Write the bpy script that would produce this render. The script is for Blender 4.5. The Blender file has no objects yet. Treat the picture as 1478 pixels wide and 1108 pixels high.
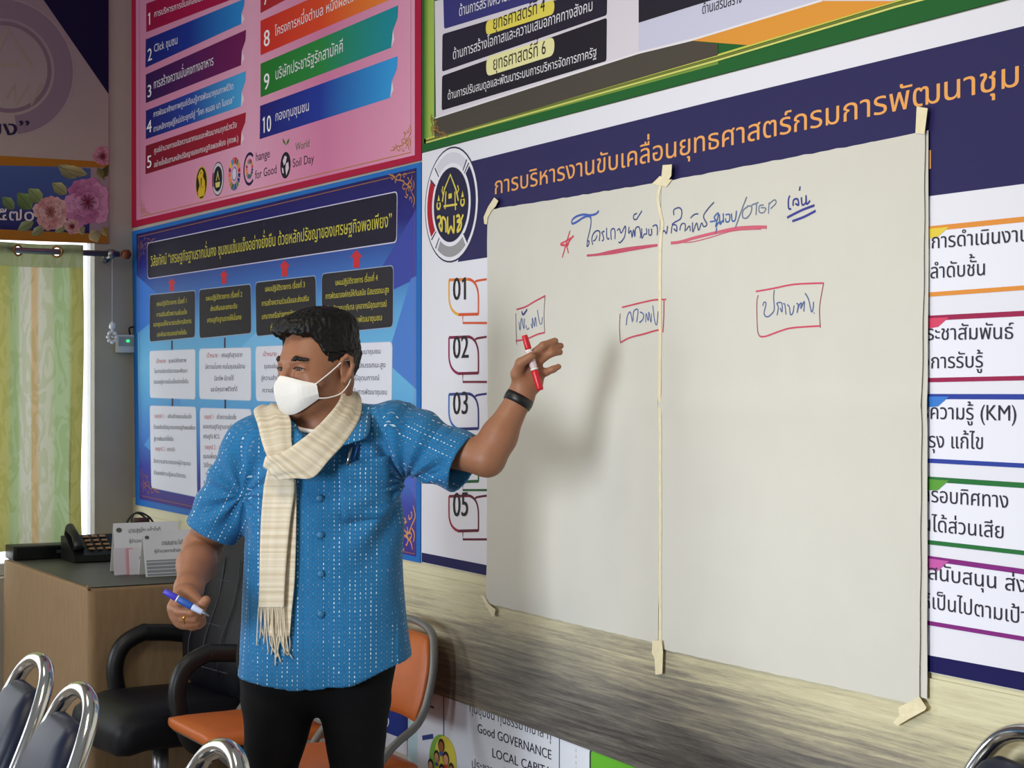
import bpy, bmesh, math, random
import numpy as np
from mathutils import Vector, Matrix
SC = bpy.context.scene
COL = SC.collection
rnd = random.Random(7)

# ------------------------------------------------------------------ camera
CAM_H, WALL_D, FPX, PCX, PCY = 1.525, 2.343, 2540.0, 739.0, 553.0
FW = Vector((-0.8686, 0.4955, 0)).normalized()
RT = Vector((0.4955, 0.8686, 0)).normalized()
CAM = Vector((0, -WALL_D, CAM_H))
cd = bpy.data.cameras.new('camera'); cam = bpy.data.objects.new('camera', cd); COL.objects.link(cam)
cam.location = CAM; YAW = math.atan2(-FW.x, FW.y); cam.rotation_euler = (math.pi/2, 0, YAW)
cd.sensor_width = 36; cd.lens = 36*FPX/1478; cd.clip_start = .05; cd.shift_y = (553-554)/1478*-1
SC.camera = cam
# ------------------------------------------------------------------ light
w = bpy.data.worlds.new('world'); SC.world = w; w.use_nodes = True
bg = w.node_tree.nodes['Background']; bg.inputs[0].default_value = (.86, .92, 1.0, 1); bg.inputs[1].default_value = .23
def area(name, loc, target, sx, sy, power, col, spread=180):
    l = bpy.data.lights.new(name, 'AREA'); l.shape = 'RECTANGLE'; l.size = sx; l.size_y = sy; l.energy = power; l.color = col; l.spread = math.radians(spread)
    o = bpy.data.objects.new(name, l); COL.objects.link(o); o.location = loc
    o.rotation_euler = (Vector(target)-Vector(loc)).to_track_quat('-Z', 'Y').to_euler(); return o
XL = -7.41
area('window_daylight', (XL-.55, -1.6, 1.5), (XL+1, -1.6, 1.45), 3.2, 2.2, 60, (.93, .97, 1.0))
area('opposite_window', (-1.5, -4.7, 1.45), (-3.1, 0, .95), 1.2, 1.2, 27, (.86, .93, 1.0), 66)
area('opposite_window_far', (-6.5, -4.7, 1.75), (-5.9, 0, 1.3), 1.6, 1.3, 72, (.92, .96, 1.0))
area('ceiling_tube', (-2.6, -1.9, 3.05), (-2.6, -1.2, 0), 1.3, .35, 30, (1.0, .86, .64))
area('ceiling_tube_far', (-5.3, -1.9, 3.05), (-5.3, -1.2, 0), 1.3, .35, 10, (1.0, .88, .70))
SC.view_settings.view_transform = 'Standard'; SC.view_settings.look = 'None'
SC.view_settings.exposure = -0.08; SC.view_settings.gamma = 1.0; SC.view_settings.use_curve_mapping = False

# ------------------------------------------------------------------ helpers
def lin(c): c = c/255.0; return c/12.92 if c <= .04045 else ((c+.055)/1.055)**2.4
def L3(rgb): return (lin(rgb[0]), lin(rgb[1]), lin(rgb[2]), 1.0)
def mat(name, rgb, rough=.5, metal=0., spec=.5, noise=0., nscale=40, bump=0., stretch=(1,1,1), sheen=0., trans=0.):
    m = bpy.data.materials.new(name); m.use_nodes = True; nt = m.node_tree; p = nt.nodes['Principled BSDF']
    p.inputs['Base Color'].default_value = L3(rgb); p.inputs['Roughness'].default_value = rough
    p.inputs['Metallic'].default_value = metal; p.inputs['Specular IOR Level'].default_value = spec
    if sheen: p.inputs['Sheen Weight'].default_value = sheen
    if trans: p.inputs['Transmission Weight'].default_value = trans
    if noise or bump:
        tc = nt.nodes.new('ShaderNodeTexCoord'); mp = nt.nodes.new('ShaderNodeMapping'); mp.inputs['Scale'].default_value = stretch
        n = nt.nodes.new('ShaderNodeTexNoise'); n.inputs['Scale'].default_value = nscale; n.inputs['Detail'].default_value = 5
        nt.links.new(tc.outputs['Object'], mp.inputs[0]); nt.links.new(mp.outputs[0], n.inputs['Vector'])
        if noise:
            mx = nt.nodes.new('ShaderNodeMix'); mx.data_type = 'RGBA'; a = L3(rgb)
            mx.inputs[6].default_value = tuple(v*(1-noise) for v in a[:3])+(1,); mx.inputs[7].default_value = tuple(min(1, v*(1+noise)) for v in a[:3])+(1,)
            nt.links.new(n.outputs['Fac'], mx.inputs[0]); nt.links.new(mx.outputs[2], p.inputs['Base Color'])
        if bump:
            b = nt.nodes.new('ShaderNodeBump'); b.inputs['Strength'].default_value = bump; b.inputs['Distance'].default_value = .01
            nt.links.new(n.outputs['Fac'], b.inputs['Height']); nt.links.new(b.outputs[0], p.inputs['Normal'])
    return m
def attr_mat(name, rough, bump=0., nscale=60, spec=.4):
    m = mat(name, (255,255,255), rough, spec=spec, bump=bump, nscale=nscale); nt = m.node_tree
    a = nt.nodes.new('ShaderNodeAttribute'); a.attribute_name = 'Col'
    nt.links.new(a.outputs['Color'], nt.nodes['Principled BSDF'].inputs['Base Color']); return m
M = dict(
 print=attr_mat('printed_vinyl', .55, .012, 14, .16), ink=attr_mat('marker_ink', .5),
 plaster=mat('plaster', (176,168,156), .85, noise=.12, nscale=6, bump=.05), plaster2=mat('plaster_left', (176,170,160), .85, noise=.1, nscale=5, bump=.05),
 floor=mat('floor_tile', (150,140,128), .35, noise=.15, nscale=3), paper=mat('chart_paper', (203,200,190), .75, noise=.035, nscale=9, bump=.12, spec=.25),
 tape=mat('masking_tape', (224,212,176), .6, noise=.15, nscale=60, bump=.2), cloth=mat('brown_tablecloth', (152,124,90), .8, noise=.22, nscale=18, stretch=(3,3,.6), bump=.15),
 leather=mat('black_leather', (12,13,20), .5, spec=.25, noise=.2, nscale=50, bump=.05), black=mat('black_plastic', (17,18,20), .42), chrome=mat('chrome', (214,212,208), .14, 1.0),
 vinyl=mat('navy_vinyl', (12,20,42), .42, spec=.28, noise=.1, nscale=80, bump=.02), orange=mat('orange_vinyl', (192,98,36), .45, noise=.1, nscale=30), greytube=mat('grey_painted_tube', (120,118,114), .4, .3),
 white=mat('white_plastic', (225,226,226), .45), card=mat('white_card', (228,228,230), .6), teal=mat('teal_cover', (20,110,112), .5), steel=mat('grey_steel', (150,150,152), .3, .9),
 brass=mat('brass', (170,120,60), .3, .8), rust=mat('brown_wood_knob', (120,62,30), .5), crystal=mat('crystal', (225,225,228), .12, spec=.8), trimwhite=mat('white_frame', (220,222,224), .45),
)
def glow(name, rgb, s):
    m = mat(name, rgb); p = m.node_tree.nodes['Principled BSDF']; p.inputs['Emission Color'].default_value = L3(rgb); p.inputs['Emission Strength'].default_value = s; return m
M['led'] = glow('green_led', (40,255,110), 3.0)

class B:
    """collects faces; build() links them as one mesh object"""
    def __init__(s): s.v=[]; s.f=[]; s.m=[]; s.c=[]; s.sm=[]; s.uv=None
    def add(s, vs, fs, mi=0, col=(1,1,1,1), smooth=False):
        k=len(s.v); s.v += [tuple(v) for v in vs]
        s.c += (list(col) if isinstance(col, list) else [col]*len(vs))
        for f in fs: s.f.append([i+k for i in f]); s.m.append(mi); s.sm.append(smooth)
        return s
    def box(s, lo, hi, mi=0, col=(1,1,1,1), bevel=0.):
        bm=bmesh.new(); bmesh.ops.create_cube(bm, size=1)
        for v in bm.verts: v.co=Vector([(lo[i]+hi[i])/2+v.co[i]*(hi[i]-lo[i]) for i in range(3)])
        return s.frombm(bm, mi, col, bevel)
    def frombm(s, bm, mi=0, col=(1,1,1,1), bevel=0., seg=3, smooth=None, xf=None):
        if bevel: bmesh.ops.bevel(bm, geom=list(bm.edges), offset=bevel, segments=seg, affect='EDGES', profile=.5)
        if xf is not None: bm.transform(xf)
        bm.verts.index_update()
        s.add([v.co.copy() for v in bm.verts], [[v.index for v in f.verts] for f in bm.faces], mi, col, bool(bevel) if smooth is None else smooth); bm.free(); return s
    def tube(s, path, r, n=10, mi=0, col=(1,1,1,1), closed=False, cap=True, rad=None, flat=1.0, upv=None):
        P=[Vector(p) for p in path]; N=len(P); rings=[]; prev=None
        for i in range(N):
            a=P[(i-1)%N] if (closed or i>0) else P[i]; b=P[(i+1)%N] if (closed or i<N-1) else P[i]
            t=(b-a).normalized()
            if prev is None:
                ref=Vector(upv) if upv is not None else (Vector((0,0,1)) if abs(t.z)<.9 else Vector((1,0,0)))
                nrm=(ref-t*ref.dot(t)).normalized()
            else: nrm=(prev-t*prev.dot(t)).normalized()
            prev=nrm; bn=t.cross(nrm); rr=rad[i] if rad else r
            rings.append([P[i]+nrm*rr*math.cos(2*math.pi*k/n)+bn*rr*flat*math.sin(2*math.pi*k/n) for k in range(n)])
        vs=[v for q in rings for v in q]; fs=[]
        for i in range(N if closed else N-1):
            j=(i+1)%N
            for k in range(n): fs.append([i*n+k, i*n+(k+1)%n, j*n+(k+1)%n, j*n+k])
        if cap and not closed: fs += [list(range(n))[::-1], [(N-1)*n+k for k in range(n)]]
        return s.add(vs, fs, mi, col, True)
    def ball(s, c, r, mi=0, col=(1,1,1,1), n=12, sc=(1,1,1)):
        bm=bmesh.new(); bmesh.ops.create_uvsphere(bm, u_segments=n, v_segments=max(6,n*2//3), radius=r)
        for v in bm.verts: v.co=Vector((v.co.x*sc[0]+c[0], v.co.y*sc[1]+c[1], v.co.z*sc[2]+c[2]))
        return s.frombm(bm, mi, col, smooth=True)
    def build(s, name, mats, parent=None, local=False, origin=None):
        me=bpy.data.meshes.new(name); o=bpy.data.objects.new(name, me); COL.objects.link(o)
        off=Vector((0,0,0)) if local else Vector(origin) if origin is not None else Vector((0,0,0))
        if parent is not None:
            o.parent=parent
            if not local: off = wloc(parent)
        elif origin is not None: o.location=origin
        me.from_pydata([tuple(Vector(v)-off) for v in s.v], [], s.f)
        for m in (mats if isinstance(mats,(list,tuple)) else [mats]): me.materials.append(M[m] if isinstance(m,str) else m)
        me.polygons.foreach_set('material_index', s.m); me.polygons.foreach_set('use_smooth', s.sm)
        ca=me.color_attributes.new('Col','FLOAT_COLOR','POINT'); ca.data.foreach_set('color', [x for c in s.c for x in c])
        if s.uv is not None:
            ul=me.uv_layers.new(name='UVMap'); ul.data.foreach_set('uv', [x for t in s.uv for x in t])
        me.update(); return o
def wloc(o):
    p=Vector(o.location)
    while o.parent: o=o.parent; p+=Vector(o.location)
    return p
def tag(o, label, cat, group=None):
    o['label']=label; o['category']=cat
    if group: o['group']=group
    return o
def thing(name, label, cat, loc=(0,0,0), rz=0, group=None):
    o=bpy.data.objects.new(name, None); COL.objects.link(o); o.location=loc; o.rotation_euler=(0,0,rz); o.empty_display_size=.05
    return tag(o, label, cat, group)
def struct(o): o['kind']='structure'; return o
def dup(root, loc, rz=None, label=None):
    r=root.copy(); COL.objects.link(r); r.location=loc
    if rz is not None: r.rotation_euler=(0,0,rz)
    if label: r['label']=label
    for ch in list(root.children):
        c=ch.copy(); COL.objects.link(c); c.parent=r
        for g in list(ch.children):
            d=g.copy(); COL.objects.link(d); d.parent=c
    return r
def ray(px, py): return FW + RT*((px-PCX)/FPX) + Vector((0,0,1))*((PCY-py)/FPX)
def at(px, py, d): return CAM + ray(px, py)*d              # the point of the room at depth d along a pixel's ray
class MainWall:                                            # the long wall, y = 0
    base=0.
    def ab(s, p):
        r=ray(*p); t=(-s.base-CAM.y)/r.y; q=CAM+r*t; return (q.x, q.z)
    def p3(s, a, off): return Vector((a[0], -s.base-off, a[1]))
    def m_per_px(s, p): r=ray(*p); return (-s.base-CAM.y)/r.y/FPX
class SideWall:                                            # the window wall, x = XL
    base=0.
    def ab(s, p):
        r=ray(*p); t=(XL+s.base-CAM.x)/r.x; q=CAM+r*t; return (q.y, q.z)
    def p3(s, a, off): return Vector((XL+s.base+off, a[0], a[1]))
    def m_per_px(s, p): r=ray(*p); return (XL+s.base-CAM.x)/r.x/FPX
WALL, SIDE = MainWall(), SideWall()
PAPER = MainWall(); PAPER.base=.016

# ------------------------------------------------------------------ lettering (built glyph by glyph, marks stacked)
_gl={}
UPPER='ัิีึื็ํ'; TONE='่้๊๋์'; LOWER='ฺุู'
def _fill(rings):
    """trapezoids of the non-zero interior of overlapping outlines"""
    E=[]
    for r in rings:
        for i in range(len(r)):
            (x0,y0),(x1,y1)=r[i],r[(i+1)%len(r)]
            if abs(y0-y1)>1e-6: E.append((x0,y0,x1,y1))
    ys={round(q,5) for e in E for q in (e[1],e[3])}
    for i,a in enumerate(E):
        for c in E[i+1:]:
            lo=max(min(a[1],a[3]),min(c[1],c[3])); hi=min(max(a[1],a[3]),max(c[1],c[3]))
            if hi-lo<1e-6 or min(a[0],a[2])>max(c[0],c[2]) or min(c[0],c[2])>max(a[0],a[2]): continue
            f=lambda e,y:e[0]+(e[2]-e[0])*(y-e[1])/(e[3]-e[1])
            d0=f(a,lo)-f(c,lo); d1=f(a,hi)-f(c,hi)
            if d0*d1<0: ys.add(round(lo+(hi-lo)*d0/(d0-d1),5))
    ys=sorted(ys); V=[]; F=[]; area=0.
    for y0,y1 in zip(ys,ys[1:]):
        if y1-y0<1e-5: continue
        ym=(y0+y1)/2; act=[]
        for e in E:
            if min(e[1],e[3])<ym<max(e[1],e[3]):
                g=lambda y:e[0]+(e[2]-e[0])*(y-e[1])/(e[3]-e[1]); act.append((g(ym),g(y0),g(y1),1 if e[3]>e[1] else -1))
        act.sort(); wn=0
        for k,a in enumerate(act):
            if wn==0: st=a
            wn+=a[3]
            if wn==0:
                n=len(V); V+=[(st[1],y0),(a[1],y0),(a[2],y1),(st[2],y1)]; F.append([n,n+1,n+2,n+3]); area+=(a[0]-st[0])*(y1-y0)
    return V,F,area
def _area(V,F): return sum(abs(sum(V[f[i]][0]*V[f[(i+1)%len(f)]][1]-V[f[(i+1)%len(f)]][0]*V[f[i]][1] for i in range(len(f))))/2 for f in F)
def _rings(cu):
    out=[]
    for sp in cu.splines:
        P=sp.bezier_points; r=[]
        for i in range(len(P)):
            a,c=P[i],P[(i+1)%len(P)]; p0,p1,p2,p3=a.co,a.handle_right,c.handle_left,c.co
            straight=(p1-p0).cross(p3-p0).length<1e-6 and (p2-p0).cross(p3-p0).length<1e-6
            for j in range(1 if straight else 3):
                t=j/3; q=p0*(1-t)**3+3*p1*t*(1-t)**2+3*p2*t*t*(1-t)+p3*t**3; r.append((q.x,q.y))
        out.append(r)
    return out
def _load(chars):
    todo=[c for c in sorted(set(chars)) if c not in _gl and c not in ' ']
    if not todo: return
    tmp=[]
    for c in todo:
        for s_ in (c, '|'+c+'|'):
            cu=bpy.data.curves.new('g','FONT'); cu.body=s_; cu.size=1; cu.resolution_u=2
            o=bpy.data.objects.new('g',cu); COL.objects.link(o); tmp.append((c,len(s_)>1,o))
    bpy.context.view_layer.update(); dg=bpy.context.evaluated_depsgraph_get()
    for c,wide,o in tmp:
        e=o.evaluated_get(dg); me=e.to_mesh()
        if not wide:
            V=[(v.co.x,v.co.y) for v in me.vertices]; F=[list(p.vertices) for p in me.polygons]
            V2,F2,ar=_fill(_rings(e.to_curve(dg))); e.to_curve_clear()
            if abs(ar-_area(V,F))>.004*ar: V,F=V2,F2
            if c=='1': V,F=[(.3,0),(.3,.682),(.225,.682),(.08,.59),(.1,.52),(.202,.575),(.202,0)],[[0,1,2,5,6],[2,3,4,5]]
            _gl[c]=[V,F,0]
        else:
            xs=[v.co.x for v in me.vertices]; _gl[c][2]=0. if c in UPPER+TONE+LOWER else max(xs)-.428
        e.to_mesh_clear()
    for c,wide,o in tmp:
        cu=o.data; bpy.data.objects.remove(o); bpy.data.curves.remove(cu)
def layout(s):
    _load(s); x=0.; out=[]; prevu=False; pc=''
    for ch in s:
        if ch==' ': x+=.3; prevu=False; continue
        vs,fs,adv=_gl[ch]; dy=0.; dx=0.
        if ch in TONE:
            if prevu: dy=.20
        if ch in TONE+UPPER and pc in 'ปฝฟ': dx=-.11
        if ch in UPPER: prevu=True
        elif ch not in TONE+LOWER: prevu=False; pc=ch
        out.append(([(a+x+dx,b+dy) for a,b in vs],fs)); x+=adv
    return out, x
def text(b, pl, s, p0, p1, h, rgb, off, extra='', bold=0., mi=0, xh=.558):
    """lettering of height h px standing on the pixel line p0-p1 of the plane pl"""
    a0=Vector(pl.ab(p0)); a1=Vector(pl.ab(p1)); d=a1-a0
    _,wd=layout(s); g,_=layout(s+extra); sz=h*pl.m_per_px(p0)/xh; dirv=d.normalized(); kx=d.length/wd
    col=L3(rgb)
    for dxb in ([0.] if not bold else [-bold, bold]):
        for vs,fs in g:
            b.add([pl.p3((a0.x+dirv.x*(x*kx+dxb*sz), a0.y+dirv.y*x*kx+y*sz), off+(.00008 if dxb>0 else 0)) for x,y in vs], fs, mi, col)
    return b
_k=[0]
def nudge(): _k[0]=(_k[0]+1)%36; return _k[0]*1.1e-5          # printed shapes never share a plane exactly
def poly(b, pl, pts, rgb, off, mi=0):
    off+=nudge()
    if pl is SIDE: pts=[(min(p[0],156.0),p[1]) for p in pts]
    col=[L3(c) for c in rgb] if isinstance(rgb,list) else L3(rgb)
    return b.add([pl.p3(pl.ab(p),off) for p in pts], [list(range(len(pts)))], mi, col)
def rquad(pl, q, r):
    """outline (plane coordinates) of the quad q (px: TL TR BR BL) with corners rounded by r px"""
    A=[Vector(pl.ab(p)) for p in q]; rr=[r*pl.m_per_px(p) for p in q]; out=[]
    for i in range(4):
        p=A[i]; u=(A[i-1]-p); v=(A[(i+1)%4]-p); k=min(rr[i],u.length*.49,v.length*.49); a=p+u.normalized()*k; c=p+v.normalized()*k
        for j in range(6): t=j/5; out.append(a*(1-t)**2+p*2*t*(1-t)+c*t*t)
    return out
def rpoly(b, pl, q, r, rgb, off, mi=0, grow=0.):
    o=rquad(pl,q,r)
    if grow:
        c=sum(o,Vector((0,0)))/len(o); g=grow*pl.m_per_px(q[0])
        hw=max(abs(p.x-c.x) for p in o); hh=max(abs(p.y-c.y) for p in o)
        o=[Vector((c.x+(p.x-c.x)*(1+g/hw), c.y+(p.y-c.y)*(1+g/hh))) for p in o]
    return b.add([pl.p3(p,off) for p in o],[list(range(len(o)))],mi,L3(rgb))
def gquad(b, pl, q, cols, off, n=8, mi=0, vertical=False):
    """quad TL TR BR BL shaded by a printed colour ramp across (or down) it"""
    TL,TR,BR,BL=[Vector(pl.ab(p)) for p in q]; vs=[]; cs=[]; K=len(cols)-1
    for i in range(n+1):
        t=i/n; x=t*K; k=min(int(x),K-1); f=x-k; c=tuple(lin(cols[k][j])*(1-f)+lin(cols[k+1][j])*f for j in range(3))+(1,)
        if vertical: vs += [pl.p3(TL.lerp(BL,t),off), pl.p3(TR.lerp(BR,t),off)]
        else: vs += [pl.p3(TL.lerp(TR,t),off), pl.p3(BL.lerp(BR,t),off)]
        cs += [c,c]
    return b.add(vs,[[2*i,2*i+1,2*i+3,2*i+2] for i in range(n)],mi,cs)
def stroke(b, pl, pts, wpx, rgb, off, mi=0, smooth=True, taper=False):
    """a flat pen line through pixel points"""
    if pl is SIDE: pts=[(min(p[0],156.0),p[1]) for p in pts]
    A=[Vector(pl.ab(p)) for p in pts]
    if smooth and len(A)>2: A=catmull(A,5)
    off+=nudge(); wd=wpx*pl.m_per_px(pts[0])/2; N=len(A); vs=[]
    for i in range(N):
        t=(A[min(i+1,N-1)]-A[max(i-1,0)]); t=t.normalized() if t.length>1e-9 else Vector((1,0)); n=Vector((-t.y,t.x))
        k=wd*(1 if not taper else (.35+.65*math.sin(math.pi*(i+.5)/N)))
        vs += [pl.p3(A[i]+n*k,off+3e-6*i), pl.p3(A[i]-n*k,off+3e-6*i)]
    return b.add(vs,[[2*i,2*i+1,2*i+3,2*i+2] for i in range(N-1)],mi,L3(rgb))
def catmull(A, k, closed=False):
    out=[]; N=len(A)
    for i in range(N if closed else N-1):
        if closed: p0,p1,p2,p3=A[(i-1)%N],A[i],A[(i+1)%N],A[(i+2)%N]
        else: p0,p1,p2,p3=A[max(i-1,0)],A[i],A[i+1],A[min(i+2,N-1)]
        for j in range(k):
            t=j/k; out.append(.5*((2*p1)+(p2-p0)*t+(2*p0-5*p1+4*p2-p3)*t*t+(3*p1-p0-3*p2+p3)*t**3))
    if not closed: out.append(A[-1])
    return out
def zc(x0,y0,s): return lambda *p: [(x0+q[0]/s, y0+q[1]/s) for q in p]
ZA=zc(0,0,3.6925); ZB=zc(180,0,3.357); ZC=zc(180,220,3.359); ZD=zc(180,460,3.077); ZE=zc(600,0,3.357); ZF=zc(1038,0,3.357)
ZG=zc(600,200,3.357); ZH=zc(1038,200,3.357); ZI=zc(0,200,3.958); ZJ=zc(0,480,3.958); ZK=zc(0,720,2.855); ZM=zc(220,700,2.716); ZN=zc(560,760,3.184); ZO=zc(1038,780,3.359); ZP=zc(1200,320,1.759)
def disc(b, pl, c, rad, rgb, off, a0=0, a1=360, r0=0., n=40, mi=0):
    """disc, ring or ring sector: c in plane coordinates, radii in metres"""
    col=L3(rgb); k=max(3,int(n*abs(a1-a0)/360)); P=lambda r,a: pl.p3((c[0]+r*math.cos(math.radians(a)), c[1]+r*math.sin(math.radians(a))),off)
    A=[a0+(a1-a0)*i/k for i in range(k+1)]
    if r0<=0: return b.add([P(rad,a) for a in (A[:-1] if abs(a1-a0)>=360 else A+[])]+([] if abs(a1-a0)>=360 else [pl.p3(c,off)]),[list(range(k if abs(a1-a0)>=360 else k+2))],mi,col)
    vs=[]
    for a in A: vs += [P(r0,a),P(rad,a)]
    return b.add(vs,[[2*i,2*i+1,2*i+3,2*i+2] for i in range(k)],mi,col)
def flourish(b, pl, c, s, rgb, off, fx=1, fy=1, wpx=1.6):
    """a gold scroll ornament in the corner c (px); s its size in px"""
    def sp(x,y,r,turn,a0): return [(c[0]+fx*(x+r*(1-.28*k/3)*math.cos(a0+turn*k/3*1.6)*(1-k/14)), c[1]+fy*(y+r*1.3*(1-k/14)*math.sin(a0+turn*k/3*1.6))) for k in range(11)]
    for (x,y,r,t,a) in ((.25,.3,.2,1,0),(.22,.75,.17,-1,1.5),(.6,.2,.16,-1,.4),(.15,1.15,.12,1,2),(.92,.14,.1,1,1),(.42,.55,.12,-1,2.2),(.12,.48,.1,1,.8),(.4,.12,.09,1,3.5),(.75,.33,.08,-1,1.2),(.3,.98,.08,1,.2)):
        stroke(b,pl,sp(x*s,y*s,r*s,t,a),wpx,rgb,off)
    for (x0,y0,x1,y1) in ((.03,1.5,.1,.8),(.1,.8,.3,.5),(.3,.5,.75,.3),(.75,.3,1.1,.05),(.1,.8,.02,.3),(.3,.5,.05,.05)):
        mx_,my_=(x0+x1)/2+(y1-y0)*.15,(y0+y1)/2-(x1-x0)*.15
        stroke(b,pl,[(c[0]+fx*s*x0,c[1]+fy*s*y0),(c[0]+fx*s*mx_,c[1]+fy*s*my_),(c[0]+fx*s*x1,c[1]+fy*s*y1)],wpx*1.25,rgb,off,taper=True)
def slab(pl, pts, thick, off, b, mi=0, rgb=(235,235,235), edge=None):
    """a sheet with real thickness lying on the plane (px outline)"""
    A=[pl.ab(p) for p in pts]; n=len(A)
    b.add([pl.p3(a,off+thick) for a in A]+[pl.p3(a,off) for a in A], [list(range(n)), [n+i for i in range(n)][::-1]]+[[i,(i+1)%n,n+(i+1)%n,n+i] for i in range(n)], mi, L3(rgb)); return b
def letter(parent, *a, **k):
    b=B(); text(b,*a,**k); return b.build('lettering','print',parent)
def base_at(pl, p, off=0): return pl.p3(pl.ab(p), off)
# ================================================================== the setting
def slabbox(name, lo, hi, m):
    b=B(); b.box(lo,hi); return struct(b.build(name, m, origin=((lo[0]+hi[0])/2,(lo[1]+hi[1])/2,lo[2])))
slabbox('floor', (XL-.2,-5.2,-.1), (1.2,.2,0), 'floor')
slabbox('wall_right', (XL-.2,0,0), (1.2,.2,3.7), 'plaster')
# window wall: a pier next to the corner, lintel over the window, low wall under it
WY1=SIDE.ab((136.5,500))[0]; WZ1=SIDE.ab((60,338))[1]
b=B(); b.box((XL-.05,WY1,0),(XL,0,3.7)); b.box((XL-.2,-4.6,WZ1+.02),(XL,WY1,3.7)); b.box((XL-.2,-4.6,0),(XL,WY1,.72)); b.box((XL-.2,-5.2,0),(XL,-4.6,3.7))
struct(b.build('wall_left','plaster2',origin=(XL,-2.4,0)))
wz0,wz1=.72,WZ1+.02
b=B()
for lo,hi in (((XL-.16,WY1+.012,wz0),(XL-.1,WY1+.05,wz1)),((XL-.16,-4.6,wz0),(XL-.1,-4.55,wz1)),((XL-.16,-4.6,wz1-.01),(XL-.1,WY1+.05,wz1+.03)),((XL-.16,-4.6,wz0),(XL-.1,WY1,wz0+.05)),((XL-.16,-2.4,wz0),(XL-.1,-2.34,wz1))): b.box(lo,hi,bevel=.004)
win=struct(b.build('window_1','trimwhite',origin=(XL-.13,-2.4,wz0)))
gm=bpy.data.materials.new('window_glass'); gm.use_nodes=True; p=gm.node_tree.nodes['Principled BSDF']
p.inputs['Transmission Weight'].default_value=1; p.inputs['Roughness'].default_value=.0; p.inputs['IOR'].default_value=1.02; M['glass']=gm
b=B(); b.box((XL-.135,-4.57,wz0+.03),(XL-.129,WY1+.02,wz1-.012)); struct(b.build('window_pane','glass',win))
# wood-grain sheet covering the wall under the boards
wm=mat('wood_grain_sheet',(200,190,150),.5,spec=.4); nt=wm.node_tree; pb=nt.nodes['Principled BSDF']
tc=nt.nodes.new('ShaderNodeTexCoord')
def noise(scale,stretch,det=6,rough=.6,dist=0.):
    mp=nt.nodes.new('ShaderNodeMapping'); mp.inputs['Scale'].default_value=stretch; nt.links.new(tc.outputs['Object'],mp.inputs[0])
    n=nt.nodes.new('ShaderNodeTexNoise'); n.inputs['Scale'].default_value=scale; n.inputs['Detail'].default_value=det; n.inputs['Roughness'].default_value=rough; n.inputs['Distortion'].default_value=dist
    nt.links.new(mp.outputs[0],n.inputs['Vector']); return n.outputs['Fac']
def math_(op,a,b2):
    m=nt.nodes.new('ShaderNodeMath'); m.operation=op
    for i,v in enumerate((a,b2)):
        if isinstance(v,(int,float)): m.inputs[i].default_value=v
        else: nt.links.new(v,m.inputs[i])
    return m.outputs[0]
grain=noise(5.0,(.55,1,15),9,.70,.35); big=noise(1.0,(.75,1,2.3),2,.5); fine=noise(24,(.8,1,20),6,.75)
v=math_('ADD',math_('ADD',math_('MULTIPLY',grain,.95),math_('MULTIPLY',big,.9)),math_('MULTIPLY',fine,.35))
sx=nt.nodes.new('ShaderNodeSeparateXYZ'); nt.links.new(tc.outputs['Object'],sx.inputs[0])
v=math_('ADD',v,math_('MULTIPLY',sx.outputs['Z'],1.35))           # low shade painted into the wood colour: paler above, greyer below
dxx=math_('ADD',sx.outputs['X'],.05); shade_=math_('POWER',2.718,math_('MULTIPLY',math_('MULTIPLY',dxx,dxx),-1.1)); v=math_('SUBTRACT',math_('SUBTRACT',v,.50),math_('MULTIPLY',shade_,.30))   # soft patch of painted shade around the middle of the sheet
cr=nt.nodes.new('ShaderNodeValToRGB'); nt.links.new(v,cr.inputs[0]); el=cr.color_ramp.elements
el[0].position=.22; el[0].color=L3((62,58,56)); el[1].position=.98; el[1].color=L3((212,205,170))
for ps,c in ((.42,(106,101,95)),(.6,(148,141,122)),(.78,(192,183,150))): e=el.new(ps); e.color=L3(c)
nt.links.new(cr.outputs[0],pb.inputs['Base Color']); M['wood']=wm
zb=WALL.ab((591,985))[1]; 
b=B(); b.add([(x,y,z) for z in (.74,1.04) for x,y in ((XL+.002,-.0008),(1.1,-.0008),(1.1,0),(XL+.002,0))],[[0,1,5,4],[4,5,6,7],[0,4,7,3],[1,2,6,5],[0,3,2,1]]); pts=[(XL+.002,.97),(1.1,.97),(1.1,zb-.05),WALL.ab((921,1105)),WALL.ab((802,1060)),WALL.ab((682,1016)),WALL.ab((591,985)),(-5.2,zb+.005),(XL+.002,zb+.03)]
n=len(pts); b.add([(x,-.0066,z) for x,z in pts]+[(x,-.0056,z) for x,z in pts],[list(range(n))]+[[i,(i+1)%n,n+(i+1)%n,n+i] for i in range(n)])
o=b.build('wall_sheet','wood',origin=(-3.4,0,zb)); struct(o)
# ================================================================== printed boards on the wall
def poster(name,label,p0,off=0): return thing(name,label,'poster',base_at(WALL,p0,off),0,None)
def part(b,name,parent,m='print'): return b.build(name,m,parent)
P1,P2,P3,P4,P5=.0065,.0070,.0075,.0080,.0085                       # printed layers over a 6 mm board
W_,K_=(236,234,238),(24,22,30)
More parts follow.
